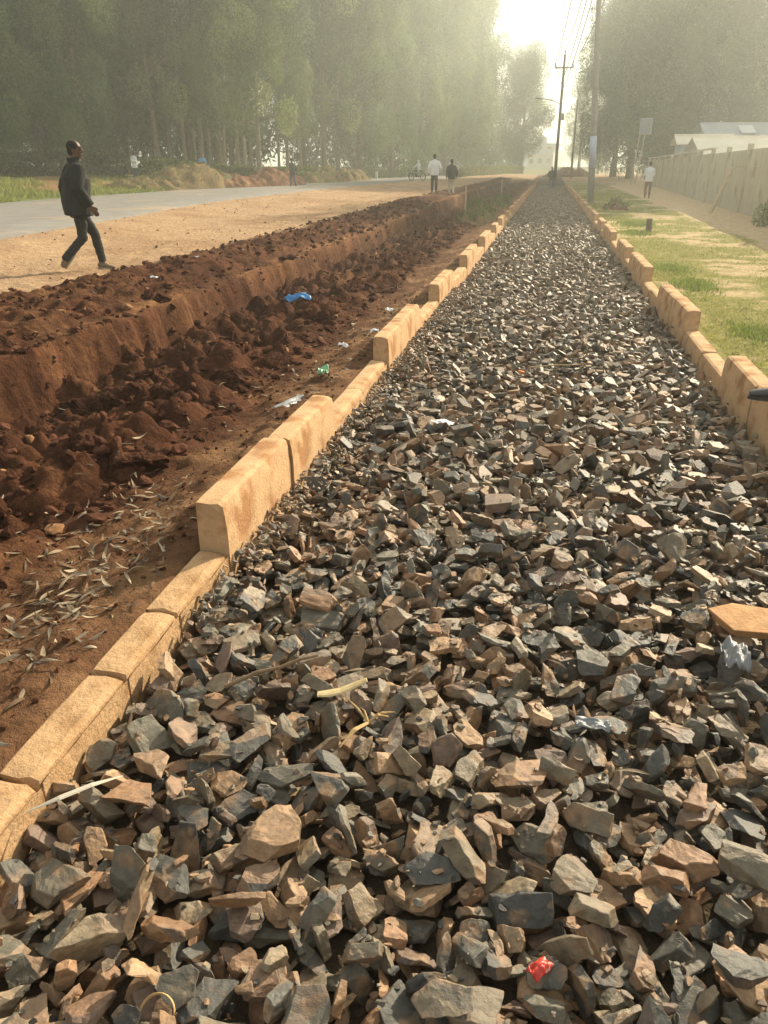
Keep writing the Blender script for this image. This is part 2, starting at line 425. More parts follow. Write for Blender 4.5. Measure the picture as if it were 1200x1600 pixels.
    for k, o in enumerate(offs):
        wob = .12 * (fbm(np.arange(len(c)) * .9, np.zeros(len(c)) + k, 120, 2) - .5) * (abs(o) > 3.5)
        p = c + nrm * (o + wob * np.sign(o))[:, None]
        z = .30 + .1 * ss(30, 75, p[:, 1]) + (.035 + .03 * (1 - (o / 3.75) ** 2) if abs(o) < 3.7 else -.04)
        V.append(np.stack([p[:, 0], p[:, 1], z], 1))
    V = np.concatenate(V); m = len(c); F = []
    for k in range(len(offs) - 1):
        a = np.arange(m - 1) + k * m; F.append(np.stack([a, a + 1, a + 1 + m, a + m], 1))
    link('road', quads_mesh('road', V, np.concatenate(F), smooth=True), M['road'], kind='structure')
build_ground()

# ------------------------------------------------------------------ broken stones
def cut_rock(r, dims, ncut):
    bm = bmesh.new(); bmesh.ops.create_cube(bm, size=2.0)
    ly = bm.faces.layers.int.new('fid')
    for v in bm.verts: v.co = Vector((v.co.x * dims[0], v.co.y * dims[1], v.co.z * dims[2]))
    for i, f in enumerate(bm.faces): f[ly] = i
    for k in range(ncut):
        n = Vector(r.normal(size=3)); n.z *= .9; n.normalize()
        sup = math.sqrt(sum((n[i] * dims[i]) ** 2 for i in range(3)))
        d = sup * r.uniform(.58, .98)
        bmesh.ops.bisect_plane(bm, geom=bm.verts[:] + bm.edges[:] + bm.faces[:], dist=1e-5, plane_co=n * d, plane_no=n, clear_outer=True)
        ed = [e for e in bm.edges if e.is_boundary]
        if ed:
            old = set(bm.faces); bmesh.ops.holes_fill(bm, edges=ed)
            for f in bm.faces:
                if f not in old: f[ly] = 6 + k
    bmesh.ops.remove_doubles(bm, verts=bm.verts, dist=.02 * max(dims))
    bmesh.ops.dissolve_degenerate(bm, edges=bm.edges, dist=1e-4)
    bmesh.ops.recalc_face_normals(bm, faces=bm.faces)
    return bm, ly
def bm_arrays(bm, ly):
    bm.verts.index_update()
    V = np.array([v.co[:] for v in bm.verts]); loops = []; starts = []; fid = []
    for f in bm.faces:
        starts.append(len(loops)); loops += [v.index for v in f.verts]; fid.append(f[ly])
    return V, np.array(loops), np.array(starts), np.array(fid)
class Rock: pass
ROCKS = []
rr = np.random.default_rng(3)
for k in range(48):
    dims = (1.0, rr.uniform(.38, .78), rr.uniform(.11, .36))
    bm, ly = cut_rock(rr, dims, int(rr.integers(6, 12)))
    o = Rock(); o.lo = bm_arrays(bm, ly)
    bm.normal_update()
    o.planes = np.array([[*f.normal, f.normal.dot(f.calc_center_median())] for f in bm.faces if f.calc_area() > 1e-5])
    try: bmesh.ops.bevel(bm, geom=list(bm.edges), offset=.022, segments=1, affect='EDGES', clamp_overlap=True)
    except Exception: pass
    o.mid = bm_arrays(bm, ly)
    bmesh.ops.triangulate(bm, faces=bm.faces)
    le = [e for e in bm.edges if e.calc_length() > .28]
    bmesh.ops.subdivide_edges(bm, edges=le, cuts=2, use_grid_fill=True)
    bmesh.ops.triangulate(bm, faces=bm.faces)
    le = [e for e in bm.edges if e.calc_length() > .22]
    bmesh.ops.subdivide_edges(bm, edges=le, cuts=1, use_grid_fill=True)
    bmesh.ops.triangulate(bm, faces=bm.faces)
    V, L, S, Fd = bm_arrays(bm, ly)
    for sc, am in ((1.3, .13), (3.2, .10), (7, .05), (15, .02)):
        P = V * sc + k * 7.7
        D = np.stack([fbm(P[:, 0] + P[:, 2] * .7, P[:, 1] + P[:, 2] * .5, 300 + q * 9, 2) - .5 for q in range(3)], 1)
        V = V + D * am * np.array([1, 1, .8])
    o.hi = (V, L, S, Fd); bm.free(); ROCKS.append(o)
PAL = np.array([(.078, .074, .062), (.052, .050, .044), (.108, .096, .070), (.15, .12, .08), (.225, .125, .065), (.28, .175, .095), (.130, .085, .060), (.25, .19, .12)])
def rand_rot(r, tilt):
    q = Quaternion((0, 0, 1), r.uniform(0, 2 * math.pi)) @ Quaternion(Vector((r.normal(), r.normal(), 0)).normalized(), r.normal() * tilt) @ Quaternion((1, 0, 0), math.pi * (r.random() < .5))
    return np.array(q.to_matrix())
def deposit(r, x0, x1, y0, y1, count, smin, smax, zfloor, cell=.012, tries=4, H=None, tilt=1.1, edge_ok=.02):
    nx = int((x1 - x0) / cell); ny = int((y1 - y0) / cell)
    if H is None: H = np.full((nx, ny), zfloor, float)
    out = []
    for k in range(count):
        s = smin + (smax - smin) * r.beta(1.6, 2.6)
        best = None
        for t in range(tries):
            ri = int(r.integers(len(ROCKS))); Rm = rand_rot(r, tilt)
            cx = r.uniform(x0 + .3 * s, x1 - .3 * s); cy = r.uniform(y0, y1)
            i0 = int((cx - x0 - s) / cell); i1 = int((cx - x0 + s) / cell) + 1; j0 = int((cy - y0 - s) / cell); j1 = int((cy - y0 + s) / cell) + 1
            ii0 = max(i0, 0); ii1 = min(i1, nx); jj0 = max(j0, 0); jj1 = min(j1, ny)
            if ii1 - ii0 < 2 or jj1 - jj0 < 2: continue
            gx = (np.arange(ii0, ii1) + .5) * cell + x0 - cx; gy = (np.arange(jj0, jj1) + .5) * cell + y0 - cy
            P = ROCKS[ri].planes; N = P[:, :3] @ Rm.T; d = P[:, 3] * s
            A = d[:, None, None] - N[:, 0, None, None] * gx[None, :, None] - N[:, 1, None, None] * gy[None, None, :]
            nzv = N[:, 2]
            up = nzv > .02; dn = nzv < -.02; sd = ~(up | dn)
            if not up.any() or not dn.any(): continue
            hi = np.min(A[up] / nzv[up][:, None, None], 0); lo = np.max(A[dn] / nzv[dn][:, None, None], 0)
            ok = hi > lo
            if sd.any(): ok &= np.all(A[sd] > 0, 0)
            if ok.sum() < 4: continue
            Hs = H[ii0:ii1, jj0:jj1]
            gap = np.where(ok, Hs - lo, -9)
            q = np.sort(gap[ok]); z = q[max(0, int(len(q) * .96) - 1)]        # lets the worst few cells bite in
            # walls: keep stones inside the kerbs
            Vx = ROCKS[ri].lo[0] @ Rm.T * s
            if x0 is not None and (cx + Vx[:, 0].min() < x0 - edge_ok or cx + Vx[:, 0].max() > x1 + edge_ok): continue
            top = z + hi[ok].max()
            score = z + .35 * top
            if best is None or score < best[0]: best = (score, ri, Rm, s, cx, cy, z, ii0, ii1, jj0, jj1, hi, ok)
        if best is None: continue
        _, ri, Rm, s, cx, cy, z, ii0, ii1, jj0, jj1, hi, ok = best
        Hs = H[ii0:ii1, jj0:jj1]; Hs[ok] = np.maximum(Hs[ok], (z + hi)[ok])
        out.append((ri, Rm, s, cx, cy, z))
    return out, H
def rock_arrays(item, lod, r, rust):
    ri, Rm, s, cx, cy, z = item
    V, L, S, Fd = getattr(ROCKS[ri], lod)
    V = V @ Rm.T * s
    base = r.random()
    pb = np.array([.26, .20, .20, .14, .03, .05, .07, .05]); pr_ = np.array([.04, .02, .10, .14, .24, .24, .12, .10])
    p = pb * (1 - rust) + pr_ * rust; p /= p.sum()
    mc = PAL[r.choice(8, p=p)] * r.uniform(.85, 1.2)
    fc = np.tile(mc, (24, 1))
    for q in range(24):
        if r.random() < .2 + .2 * rust: fc[q] = mc * .45 + .55 * PAL[r.choice(8, p=p)] * r.uniform(.85, 1.2)
        else: fc[q] *= r.uniform(.9, 1.1)
    return V, L, S, fc[np.clip(Fd, 0, 23)], mc
def join_arrays(parts):
    Vs, Ls, Ss, Cs = [], [], [], []; vo = lo = 0
    for V, L, S, C in parts:
        Vs.append(V); Ls.append(L + vo); Ss.append(S + lo); Cs.append(C); vo += len(V); lo += len(L)
    return np.concatenate(Vs), np.concatenate(Ls), np.concatenate(Ss), np.concatenate(Cs)
def project(x, y, z):
    X = x * math.cos(YAW) + y * math.sin(YAW); Y = y * math.cos(YAW) - x * math.sin(YAW)
    F = Y * math.cos(PITCH) - (z - 1.5) * math.sin(PITCH); U = Y * math.sin(PITCH) + (z - 1.5) * math.cos(PITCH)
    return 600 + 1202 * X / F, 800 - 1202 * U / F, F
PX0, PX1 = -1.19, 1.39
def build_gravel():
    r = np.random.default_rng(11)
    A, H = deposit(r, PX0, PX1, .35, 5.2, 3900, .032, .094, -.125)
    A2, H = deposit(r, PX0, PX1, .35, 5.2, 800, .016, .034, -.125, H=H)
    A += A2
    B, _ = deposit(r, PX0, PX1, 5.2, 11.5, 4500, .030, .080, -.125, cell=.016, tries=3)
    tiles = [deposit(r, PX0, PX1, 0, 4.0, 2500, .032, .078, -.125, cell=.02, tries=2)[0] for _ in range(3)]
    # choose the stones that show largest, as things of their own
    sc = []
    for k, it in enumerate(A):
        px, py, F = project(it[3], it[4], it[5])
        on = -30 < px < 1230 and 300 < py < 1640
        hidden = H[min(max(int((it[3] - PX0) / .012), 0), H.shape[0] - 1), min(max(int((it[4] - .35) / .012), 0), H.shape[1] - 1)] - it[5] > it[2] * .9 + .01
        sc.append((it[2] / F) if on and not hidden else 0)
    pick = set(np.argsort(-np.array(sc))[:290].tolist())
    parts = []
    rusty = lambda x, y: float(np.clip(.40 + .9 * (fbm(np.array([x * .9]), np.array([y * .9]), 140, 3)[0] - .5) + .30 * (x < .2) * (y < 2.4) - .10 * (x > .5), .02, .95))
    names = []
    for k, it in enumerate(A):
        rust = rusty(it[3], it[4])
        lod = 'hi' if (it[4] < 3.4) else 'mid'
        V, L, S, C, mc = rock_arrays(it, lod, r, rust)
        if k in pick:
            me = np_mesh('stone', V, L, S, fcol=C)
            kd = 'rust-orange' if mc[0] / mc[2] > 2.2 else ('brownish tan' if mc[0] / mc[2] > 1.45 else ('pale olive-grey' if mc[0] > .11 else 'dark blue-grey'))
            link('broken_stone', me, M['stone'], loc=(it[3], it[4], it[5]),
                 label='%s sharp-edged broken stone among the large ones at the front of the gravel bed' % kd, cat='stone', group=kd + ' broken stones at the front of the bed')
        else: parts.append((V + np.array(it[3:6]), L, S, C))
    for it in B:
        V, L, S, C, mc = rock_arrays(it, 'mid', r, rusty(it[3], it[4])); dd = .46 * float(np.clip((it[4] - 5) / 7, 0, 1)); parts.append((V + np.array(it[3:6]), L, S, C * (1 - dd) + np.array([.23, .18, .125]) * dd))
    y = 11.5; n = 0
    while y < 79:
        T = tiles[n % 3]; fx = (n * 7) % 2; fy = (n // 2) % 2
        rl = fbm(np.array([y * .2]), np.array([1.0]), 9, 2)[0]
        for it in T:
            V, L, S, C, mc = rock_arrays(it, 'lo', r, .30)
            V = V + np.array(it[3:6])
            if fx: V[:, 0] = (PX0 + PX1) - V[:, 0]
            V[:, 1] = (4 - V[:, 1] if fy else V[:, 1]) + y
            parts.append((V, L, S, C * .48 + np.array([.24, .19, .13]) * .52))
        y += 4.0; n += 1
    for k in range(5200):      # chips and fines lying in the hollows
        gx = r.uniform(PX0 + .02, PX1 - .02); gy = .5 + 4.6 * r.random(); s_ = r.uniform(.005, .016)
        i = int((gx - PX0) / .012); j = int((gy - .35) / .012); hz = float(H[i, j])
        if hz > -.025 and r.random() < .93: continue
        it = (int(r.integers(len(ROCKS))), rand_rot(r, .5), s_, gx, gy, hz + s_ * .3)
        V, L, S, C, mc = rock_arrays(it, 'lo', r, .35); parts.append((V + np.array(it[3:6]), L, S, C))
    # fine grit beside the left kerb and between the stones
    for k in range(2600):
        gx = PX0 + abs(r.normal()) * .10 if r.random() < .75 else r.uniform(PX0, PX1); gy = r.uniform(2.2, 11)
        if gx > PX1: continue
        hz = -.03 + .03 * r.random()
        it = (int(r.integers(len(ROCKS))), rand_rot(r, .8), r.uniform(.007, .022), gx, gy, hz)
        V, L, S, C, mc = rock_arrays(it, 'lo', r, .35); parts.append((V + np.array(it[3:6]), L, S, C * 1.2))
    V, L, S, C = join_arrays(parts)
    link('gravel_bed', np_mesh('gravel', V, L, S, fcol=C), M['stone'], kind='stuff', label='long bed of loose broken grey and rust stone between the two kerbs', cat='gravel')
    return H
GH = build_gravel()
def gtop(x, y, r=.03):
    if .35 < y < 5.2:
        i = int((x - PX0) / .012); j = int((y - .35) / .012); k = max(1, int(r / .012))
        return float(GH[max(i - k, 0):i + k + 1, max(j - k, 0):j + k + 1].max())
    return .03

# ------------------------------------------------------------------ kerbs
ORD = ['nearest', 'second', 'third', 'fourth', 'fifth', 'sixth', 'seventh', 'eighth', 'ninth', 'tenth', 'eleventh', 'twelfth', 'thirteenth', 'fourteenth']
def kerb_mesh(L, w, h, seed, side, worn):
    """block along +Y from 0 to L; chamfered top edge on the path side (side=+1: path is at +x)"""
    r = np.random.default_rng(seed)
    ch = .018
    ny = max(6, int(L / .05)); prof = [(-w / 2, -.22), (-w / 2, h - .006), (-w / 2 + .008, h), (0, h + .001), (w / 2 - ch - .012, h), (w / 2 - ch * .5, h - .010), (w / 2, h - .055), (w / 2 + .006, h * .4), (w / 2 + .008, -.22)]
    if side < 0: prof = [(-a, b) for a, b in prof]
    V = []; n = len(prof)
    for j in range(ny + 1):
        y = L * j / ny
        if j == 0: y = .003
        if j == ny: y = L - .004
        for i, (a, b) in enumerate(prof):
            am = .006 if worn else .004
            ex = (j in (0, ny)) and b > h - .02
            V.append((a + am * (fbm(np.array([y * 9 + seed]), np.array([i * .9 + seed * 3.1]), 7, 3)[0] - .5) * 1.6,
                      y + (.012 * r.random() * (1 if j == 0 else -1) if ex else 0),
                      b + (am * 1.2 * (fbm(np.array([y * 12 + seed * 5]), np.array([i * 1.3]), 8, 3)[0] - .5) - (.008 * r.random() if ex else 0) if b > 0 - .1 else 0)))
    F = []
    for j in range(ny):
        for i in range(n - 1):
            a = j * n + i; F.append((a, a + 1, a + n + 1, a + n))
    F.append(tuple(range(n))); F.append(tuple(reversed(range(ny * n, ny * n + n))))
    mb = MB(); mb.add(V, F); me = mb.mesh('kerb', weld=False)
    return me
def kerb_line(side, spans, xc, w):
    cnt = {'low': 0, 'raised': 0}; sname = 'left' if side > 0 else 'right'
    for q, (a, b, hi) in enumerate(spans):
        r = random.Random(q * 31 + side)
        h = (.235 if hi else (.022 if b < 2.8 else .045)) + r.uniform(-.008, .008)
        if b < .6 and hi == 0: pass
        me = kerb_mesh(b - a, w, h, q + (100 if side > 0 else 300), side, a < 2.6)
        kind = 'raised' if hi else 'low'; k = cnt[kind]; cnt[kind] += 1
        vis = k < len(ORD)
        lab = ('%s %s concrete kerb block of the %s kerb row, counting away from the viewer' % (ORD[k], kind, sname)) if vis else ('small %s kerb block far down the %s kerb row' % (kind, sname))
        z = .4 * float(ss(70, 135, np.array([a]))[0])
        o = link('kerb_stone', me, M['kerb_old'] if a < 2.6 else M['kerb'], loc=(xc + r.uniform(-.007, .007), a, z), rot=(0, 0, r.uniform(-.008, .008)),
                 label=lab, cat='kerb stone', group='concrete kerb blocks of the %s row' % sname)
LSP = [(-.5, .42, 0), (.42, .90, 0), (.90, 1.36, 0), (1.36, 1.83, 0), (1.83, 2.22, 0), (2.22, 2.70, 0), (2.70, 3.58, 1), (3.58, 4.42, 1), (4.42, 5.3, 0), (5.3, 6.22, 0),
       (6.22, 7.1, 1), (7.1, 7.95, 1), (7.95, 8.8, 0), (8.8, 9.45, 0), (9.45, 10.2, 1), (10.2, 10.95, 1), (10.95, 11.85, 0), (11.85, 12.9, 0), (12.9, 13.8, 1), (13.8, 14.8, 1)]
y = 14.8; k = 0
while y < 77:
    n = 2 if k % 2 == 0 else [2, 1][k // 2 % 2]
    for q in range(n): LSP.append((y, y + .9, k % 2)); y += .9
    k += 1
kerb_line(1, [s for s in LSP if s[1] > .9], -1.265, .13)
RSP = [(1.7, 2.6, 1), (2.6, 3.5, 1), (3.5, 4.35, 1), (4.35, 5.2, 1), (5.2, 6.1, 1), (6.1, 7.05, 0), (7.05, 8.0, 0), (8.0, 8.95, 1), (8.95, 9.95, 1), (9.95, 10.9, 0), (10.9, 11.75, 0), (11.75, 12.8, 1), (12.8, 13.85, 1)]
y = 13.85; k = 0
while y < 77:
    n = [1, 2, 2, 3][k % 4]
    for q in range(n): RSP.append((y, y + .9, k % 2)); y += .9
    k += 1
kerb_line(-1, RSP, 1.465, .135)

# ------------------------------------------------------------------ clods, rubble and litter in and by the trench
ICO = {}
def ico(sub):
    if sub not in ICO:
        bm = bmesh.new(); bmesh.ops.create_icosphere(bm, subdivisions=sub, radius=1)
        V = np.array([v.co[:] for v in bm.verts]); F = np.array([[v.index for v in f.verts] for f in bm.faces]); bm.free(); ICO[sub] = (V, F)
    return ICO[sub]
def lump(r, sub, rough=.3):
    V, F = ico(sub); V = V.copy(); sd = int(r.integers(9999))
    n = V / np.linalg.norm(V, axis=1)[:, None]
    # facet the lump with a few random cuts, then roughen it
    for q in range(11):
        d = r.normal(size=3); d /= np.linalg.norm(d); lim = r.uniform(.42, .85); pr_ = V @ d
        V = V - np.clip(pr_ - lim, 0, None)[:, None] * d
    for sc, am in ((1.3, rough), (3.2, rough * .5), (8, rough * .28), (18, rough * .14)):
        h = fbm(V[:, 0] * sc + V[:, 2] * sc * .6 + sd, V[:, 1] * sc - V[:, 2] * sc * .7, sd % 97, 2) - .5
        V = V + n * (h * am)[:, None]
    return V * np.array([1, r.uniform(.65, .95), r.uniform(.5, .8)]), F
def build_clods():
    r = np.random.default_rng(21)
    spots = [(-2.63, 6.27, .27), (-2.35, 5.9, .14), (-2.75, 9.4, .26), (-2.45, 9.1, .2), (-3.1, 8.6, .22), (-3.35, 4.9, .25), (-2.9, 4.4, .2), (-2.55, 4.3, .17),
             (-3.0, 3.9, .18), (-3.3, 4.0, .2), (-2.75, 3.55, .15), (-2.5, 3.2, .11), (-2.9, 3.2, .13), (-2.35, 3.7, .12), (-2.65, 5.2, .2), (-2.3, 4.9, .12), (-3.5, 6.0, .26),
             (-3.1, 7.2, .2), (-4.39, 8.66, .16), (-4.6, 5.9, .14), (-4.9, 7.5, .13), (-2.2, 2.95, .07)]
    for k in range(190):
        y = 2.8 + 20 * r.random() ** 1.5; spots.append((r.uniform(-3.95, -2.1), y, .05 + .19 * r.random() ** 1.7))
    for k in range(50):
        y = 5 + 25 * r.random() ** 1.3; spots.append((r.uniform(-6.1, -4.3), y, .04 + .10 * r.random() ** 2))
    for k in range(46): spots.insert(22, (r.uniform(-3.9, -2.3), r.uniform(3.1, 8.0), r.uniform(.12, .23)))
    seen = []
    for i, (x, y, s) in enumerate(spots):
        if any((x - a) ** 2 + (y - b) ** 2 < (.62 * (s + c)) ** 2 for a, b, c in seen): continue
        seen.append((x, y, s))
        V, F = lump(r, 5 if s > .1 and y < 9 else (4 if y < 14 else 3), .55); V = V * s
        me = quads_mesh('clod', V, F, smooth=False)
        z = float(terrain(np.array([x]), np.array([y]), lumps=False)[0]) + s * .28
        near = 'front' if y < 5 else ('middle' if y < 11 else 'far')
        where = 'on the spoil heap' if x < -4.15 else 'on the trench floor'
        size = 'large' if s > .16 else ('fist sized' if s > .09 else 'small')
        link('soil_clod', me, M['clod'], loc=(x, y, z), rot=(0, 0, r.uniform(0, 6)),
             label='%s dark red soil clod %s, %s stretch' % (size, where, near), cat='soil clod', group='%s soil clods %s, %s stretch' % (size, where, near))
    # small rubble, nobody could count it
    parts = []; V0, F0 = ico(1)
    shapes = []
    for k in range(12):
        V, F = lump(r, 2, .5); shapes.append((V, F))
    def put(x, y, s, c, emb=.25):
        V, F = shapes[int(r.integers(12))]; a = r.uniform(0, 6.3); Rz = np.array([[math.cos(a), -math.sin(a), 0], [math.sin(a), math.cos(a), 0], [0, 0, 1]])
        parts.append([(V * s) @ Rz.T, F, (x, y, s * emb), c])
    for k in range(6500):
        u = r.random(); y = 1.5 + 30 * r.random() ** 1.7
        if u < .5: x = r.uniform(-4.0, -2.0); s = .012 + .055 * r.random() ** 2.5
        elif u < .85: x = r.uniform(-6.2, -4.1); s = .012 + .05 * r.random() ** 2.5; y = 4 + 30 * r.random() ** 1.4
        else: x = r.uniform(-2.2, -1.38); s = .005 + .018 * r.random() ** 3; y = 1.2 + 9 * r.random() ** 1.4
        s *= 1 + y * .02
        c = np.array([.078, .034, .020]) * r.uniform(.6, 1.5) if r.random() < .95 else np.array([.26, .14, .07]) * r.uniform(.6, 1.2)
        put(x, y, s, c)
    for k in range(700):      # pebbles on the sunlit dirt
        y = 7 + 35 * r.random() ** 1.3; put(r.uniform(-12, -6), y, .012 + .03 * r.random() ** 3, np.array([.34, .21, .12]) * r.uniform(.5, 1.3))
    P = np.array([p[2] for p in parts]); Z = terrain(P[:, 0], P[:, 1])
    out = []
    for (V, F, o, c), z in zip(parts, Z):
        out.append((V + np.array([o[0], o[1], z + o[2]]), F.ravel(), np.arange(0, F.size, 3), np.tile(c, (len(F), 1))))
    V, L, S, C = join_arrays(out)
    link('soil_rubble', np_mesh('rubble', V, L, S, fcol=C), M['rubble'], kind='stuff', label='crumbled dark red soil scattered through the trench and spoil heap', cat='soil')
build_clods()

def strip(r, L, w, curl, twist, n=7):
    """one curved leaf blade as a strip, centred at the origin"""
    t = np.linspace(-1, 1, n); a = curl * t
    x = L / 2 * t; z = curl * L * .25 * t * t; yb = L * .09 * r.uniform(-1, 1) * t * t
    wd = w * (1 - t * t) ** .7 + .0008
    tw = twist * t
    A = np.stack([x, yb - wd * np.cos(tw), z - wd * np.sin(tw)], 1); B = np.stack([x, yb + wd * np.cos(tw), z + wd * np.sin(tw)], 1)
    C = np.stack([x, yb, z - wd * .35], 1)
    V = np.concatenate([A, C, B]); F = []
    for i in range(n - 1):
        F.append((i, i + 1, n + i + 1, n + i)); F.append((n + i, n + i + 1, 2 * n + i + 1, 2 * n + i))
    return V, np.array(F)
def build_litter():
    r = np.random.default_rng(31); parts = []; pos = []
    def add(x, y, h, L, c, lay=.3):
        V, F = strip(r, L, L * r.uniform(.045, .085), r.uniform(-.6, .9), r.uniform(-1.4, 1.4))
        q = rand_rot(r, lay)
        parts.append((V @ q.T, F, c)); pos.append((x, y, h))
    cl = [(.30, .23, .15), (.23, .18, .12), (.38, .30, .20), (.16, .12, .08), (.24, .14, .07), (.14, .12, .095), (.44, .36, .25), (.12, .075, .05), (.19, .115, .065)]
    for k in range(540):
        u = r.random()
        if u < .40: x, y = -1.72 + r.normal() * .22, 2.5 + r.normal() * .4
        elif u < .6: x, y = -1.95 + r.normal() * .2, 3.1 + r.normal() * .3
        elif u < .78: x, y = -1.62 + r.normal() * .14, 2.1 + r.normal() * .3
        else: x, y = r.uniform(-2.3, -1.4), 1.2 + 6 * r.random() ** 1.5
        if x > -1.36: continue
        c = np.array(cl[int(r.integers(len(cl)))]) * r.uniform(.6, 1.1); add(x, y, .001 + .012 * abs(r.normal()), r.uniform(.035, .115), c)
    for k in range(260):
        y = 5 + 14 * r.random(); x = r.uniform(-2.15, -1.4); c = np.array(cl[int(r.integers(len(cl)))]) * r.uniform(.6, 1.1); add(x, y, .015, r.uniform(.05, .12), c)
    for k in range(60):
        y = 5 + 20 * r.random(); add(r.uniform(-6, -2.2), y, .02, r.uniform(.05, .12), np.array(cl[int(r.integers(len(cl)))]), .5)
    P = np.array(pos); Z = terrain(P[:, 0], P[:, 1])
    out = [(V + np.array([p[0], p[1], z + p[2]]), F.ravel(), np.arange(0, F.size, 4), np.tile(c, (len(F), 1))) for (V, F, c), p, z in zip(parts, P, Z)]
    parts2 = []
    for k in range(46):       # a few dry leaves and stalks on the stones
        x, y = r.uniform(PX0 + .05, PX1 - .1), .8 + 4.2 * r.random()
        V, F = strip(r, r.uniform(.04, .10), r.uniform(.002, .006), r.uniform(-.5, .6), .6); V = V @ rand_rot(r, .3).T
        out.append((V + np.array([x, y, gtop(x, y) + .008]), F.ravel(), np.arange(0, F.size, 4), np.tile(np.array(cl[int(r.integers(len(cl)))]), (len(F), 1))))
    V, L, S, C = join_arrays(out)
    link('leaf_litter', np_mesh('litter', V, L, S, fcol=C, smooth=True), M['leaf'], kind='stuff', label='drift of dry curled pale leaves between the kerb and the trench', cat='leaf litter')
build_litter()

# ------------------------------------------------------------------ grass
def blades(r, pts, hmin, hmax, wid, cols, lean=.5):
    n = len(pts); z = terrain(pts[:, 0], pts[:, 1]) - .005
    a = r.uniform(0, 6.283, n); h = r.uniform(hmin, hmax, n); l = r.normal(size=(n, 2)) * lean * h[:, None]
    dx = np.cos(a) * wid; dy = np.sin(a) * wid
    A = np.stack([pts[:, 0] - dx, pts[:, 1] - dy, z], 1); B = np.stack([pts[:, 0] + dx, pts[:, 1] + dy, z], 1)
    C = np.stack([pts[:, 0] + l[:, 0], pts[:, 1] + l[:, 1], z + h], 1)
    V = np.stack([A, B, C], 1).reshape(-1, 3); F = np.arange(3 * n).reshape(n, 3)
    c = np.array(cols)[r.integers(len(cols), size=n)] * r.uniform(.7, 1.25, (n, 1))
    return V, F, c
def build_grass():
    r = np.random.default_rng(41)
    n = 150000; y = 5 + 75 * r.random(n) ** 1.9; x = 1.62 + (3.9 + .01 * y) * r.random(n) ** 1.1
    n1 = fbm(x * .9, y * .9, 101, 4); n2 = fbm(x * 4, y * 4, 102, 4)
    keep = (n1 * .6 + n2 * .4 + .05 * r.normal(size=n) - .02 * ss(2.8, 3.6, x) * ss(22, 9, y) * 8) < .50
    keep &= (x - .012 * y + .7 * (n1 - .5)) < 4.1
    x, y, = x[keep], y[keep]
    c = [(.24, .26, .06), (.29, .29, .075), (.19, .215, .055), (.37, .33, .13)]
    V, F, C = blades(r, np.stack([x, y], 1), .012, .05, .004, c, .7)
    V2 = V.reshape(-1, 3, 3); sc = 1 + .05 * y[:, None, None]
    ctr = V2.mean(1, keepdims=True); V = (ctr + (V2 - ctr) * np.concatenate([sc, sc, np.ones_like(sc)], 2)).reshape(-1, 3)
    link('grass', quads_mesh('grass', V, F, fcol=C), M['grass'], kind='stuff', label='low worn grass on the verge between the right kerb and the wall', cat='grass')
    n = 42000; i = r.integers(0, len(RC) - 60, n); off = 4.1 + 6.5 * r.random(n) ** 1.4
    t = np.gradient(RC, axis=0); t /= np.linalg.norm(t, axis=1)[:, None]; u = r.random(n)[:, None]
    P = RC[i] + t[i] * u * 1.5 + np.stack([-t[i][:, 1], t[i][:, 0]], 1) * off[:, None]
    P = P[fbm(P[:, 0] * .5, P[:, 1] * .5, 9, 3) < .55]
    V, F, C = blades(r, P, .08, .28, .03, [(.20, .23, .06), (.26, .28, .07), (.14, .17, .05)], .5)
    link('roadside_grass', quads_mesh('grass', V, F, fcol=C), M['grass'], kind='stuff', label='rough grass along the far edge of the tarmac road', cat='grass')
    # tufts at the edge of the kerb row (weedy clumps)
    for k, (x0, y0, rad, h, nn) in enumerate([(2.1, 8.2, .22, .07, 900), (2.35, 7.6, .15, .06, 500), (2.05, 11.5, .3, .08, 900), (2.5, 24.5, .45, .10, 900), (2.2, 20.9, .35, .1, 700), (2.0, 13.5, .3, .07, 700)]):
        p = np.stack([x0 + r.normal(size=nn) * rad * .5, y0 + r.normal(size=nn) * rad * 1.2], 1)
        V, F, C = blades(r, p, h * .5, h, .005 + .0004 * y0, [(.15, .20, .05), (.20, .24, .06)], .6)
        names = ['nearest bright green weed patch beside the raised kerb', 'bright green weed patch just in front of the nearest one, by the bare soil', 'green weed patch beside the middle raised kerb blocks', 'weed patch behind the short wooden stump',
                 'weed patch at the foot of the short wooden stump', 'small green weed patch beyond the middle kerb blocks']
        link('weed_patch', quads_mesh('weed', V, F, fcol=C), M['grass'], label=names[k], cat='weeds', group='weed patches in the right verge')
build_grass()

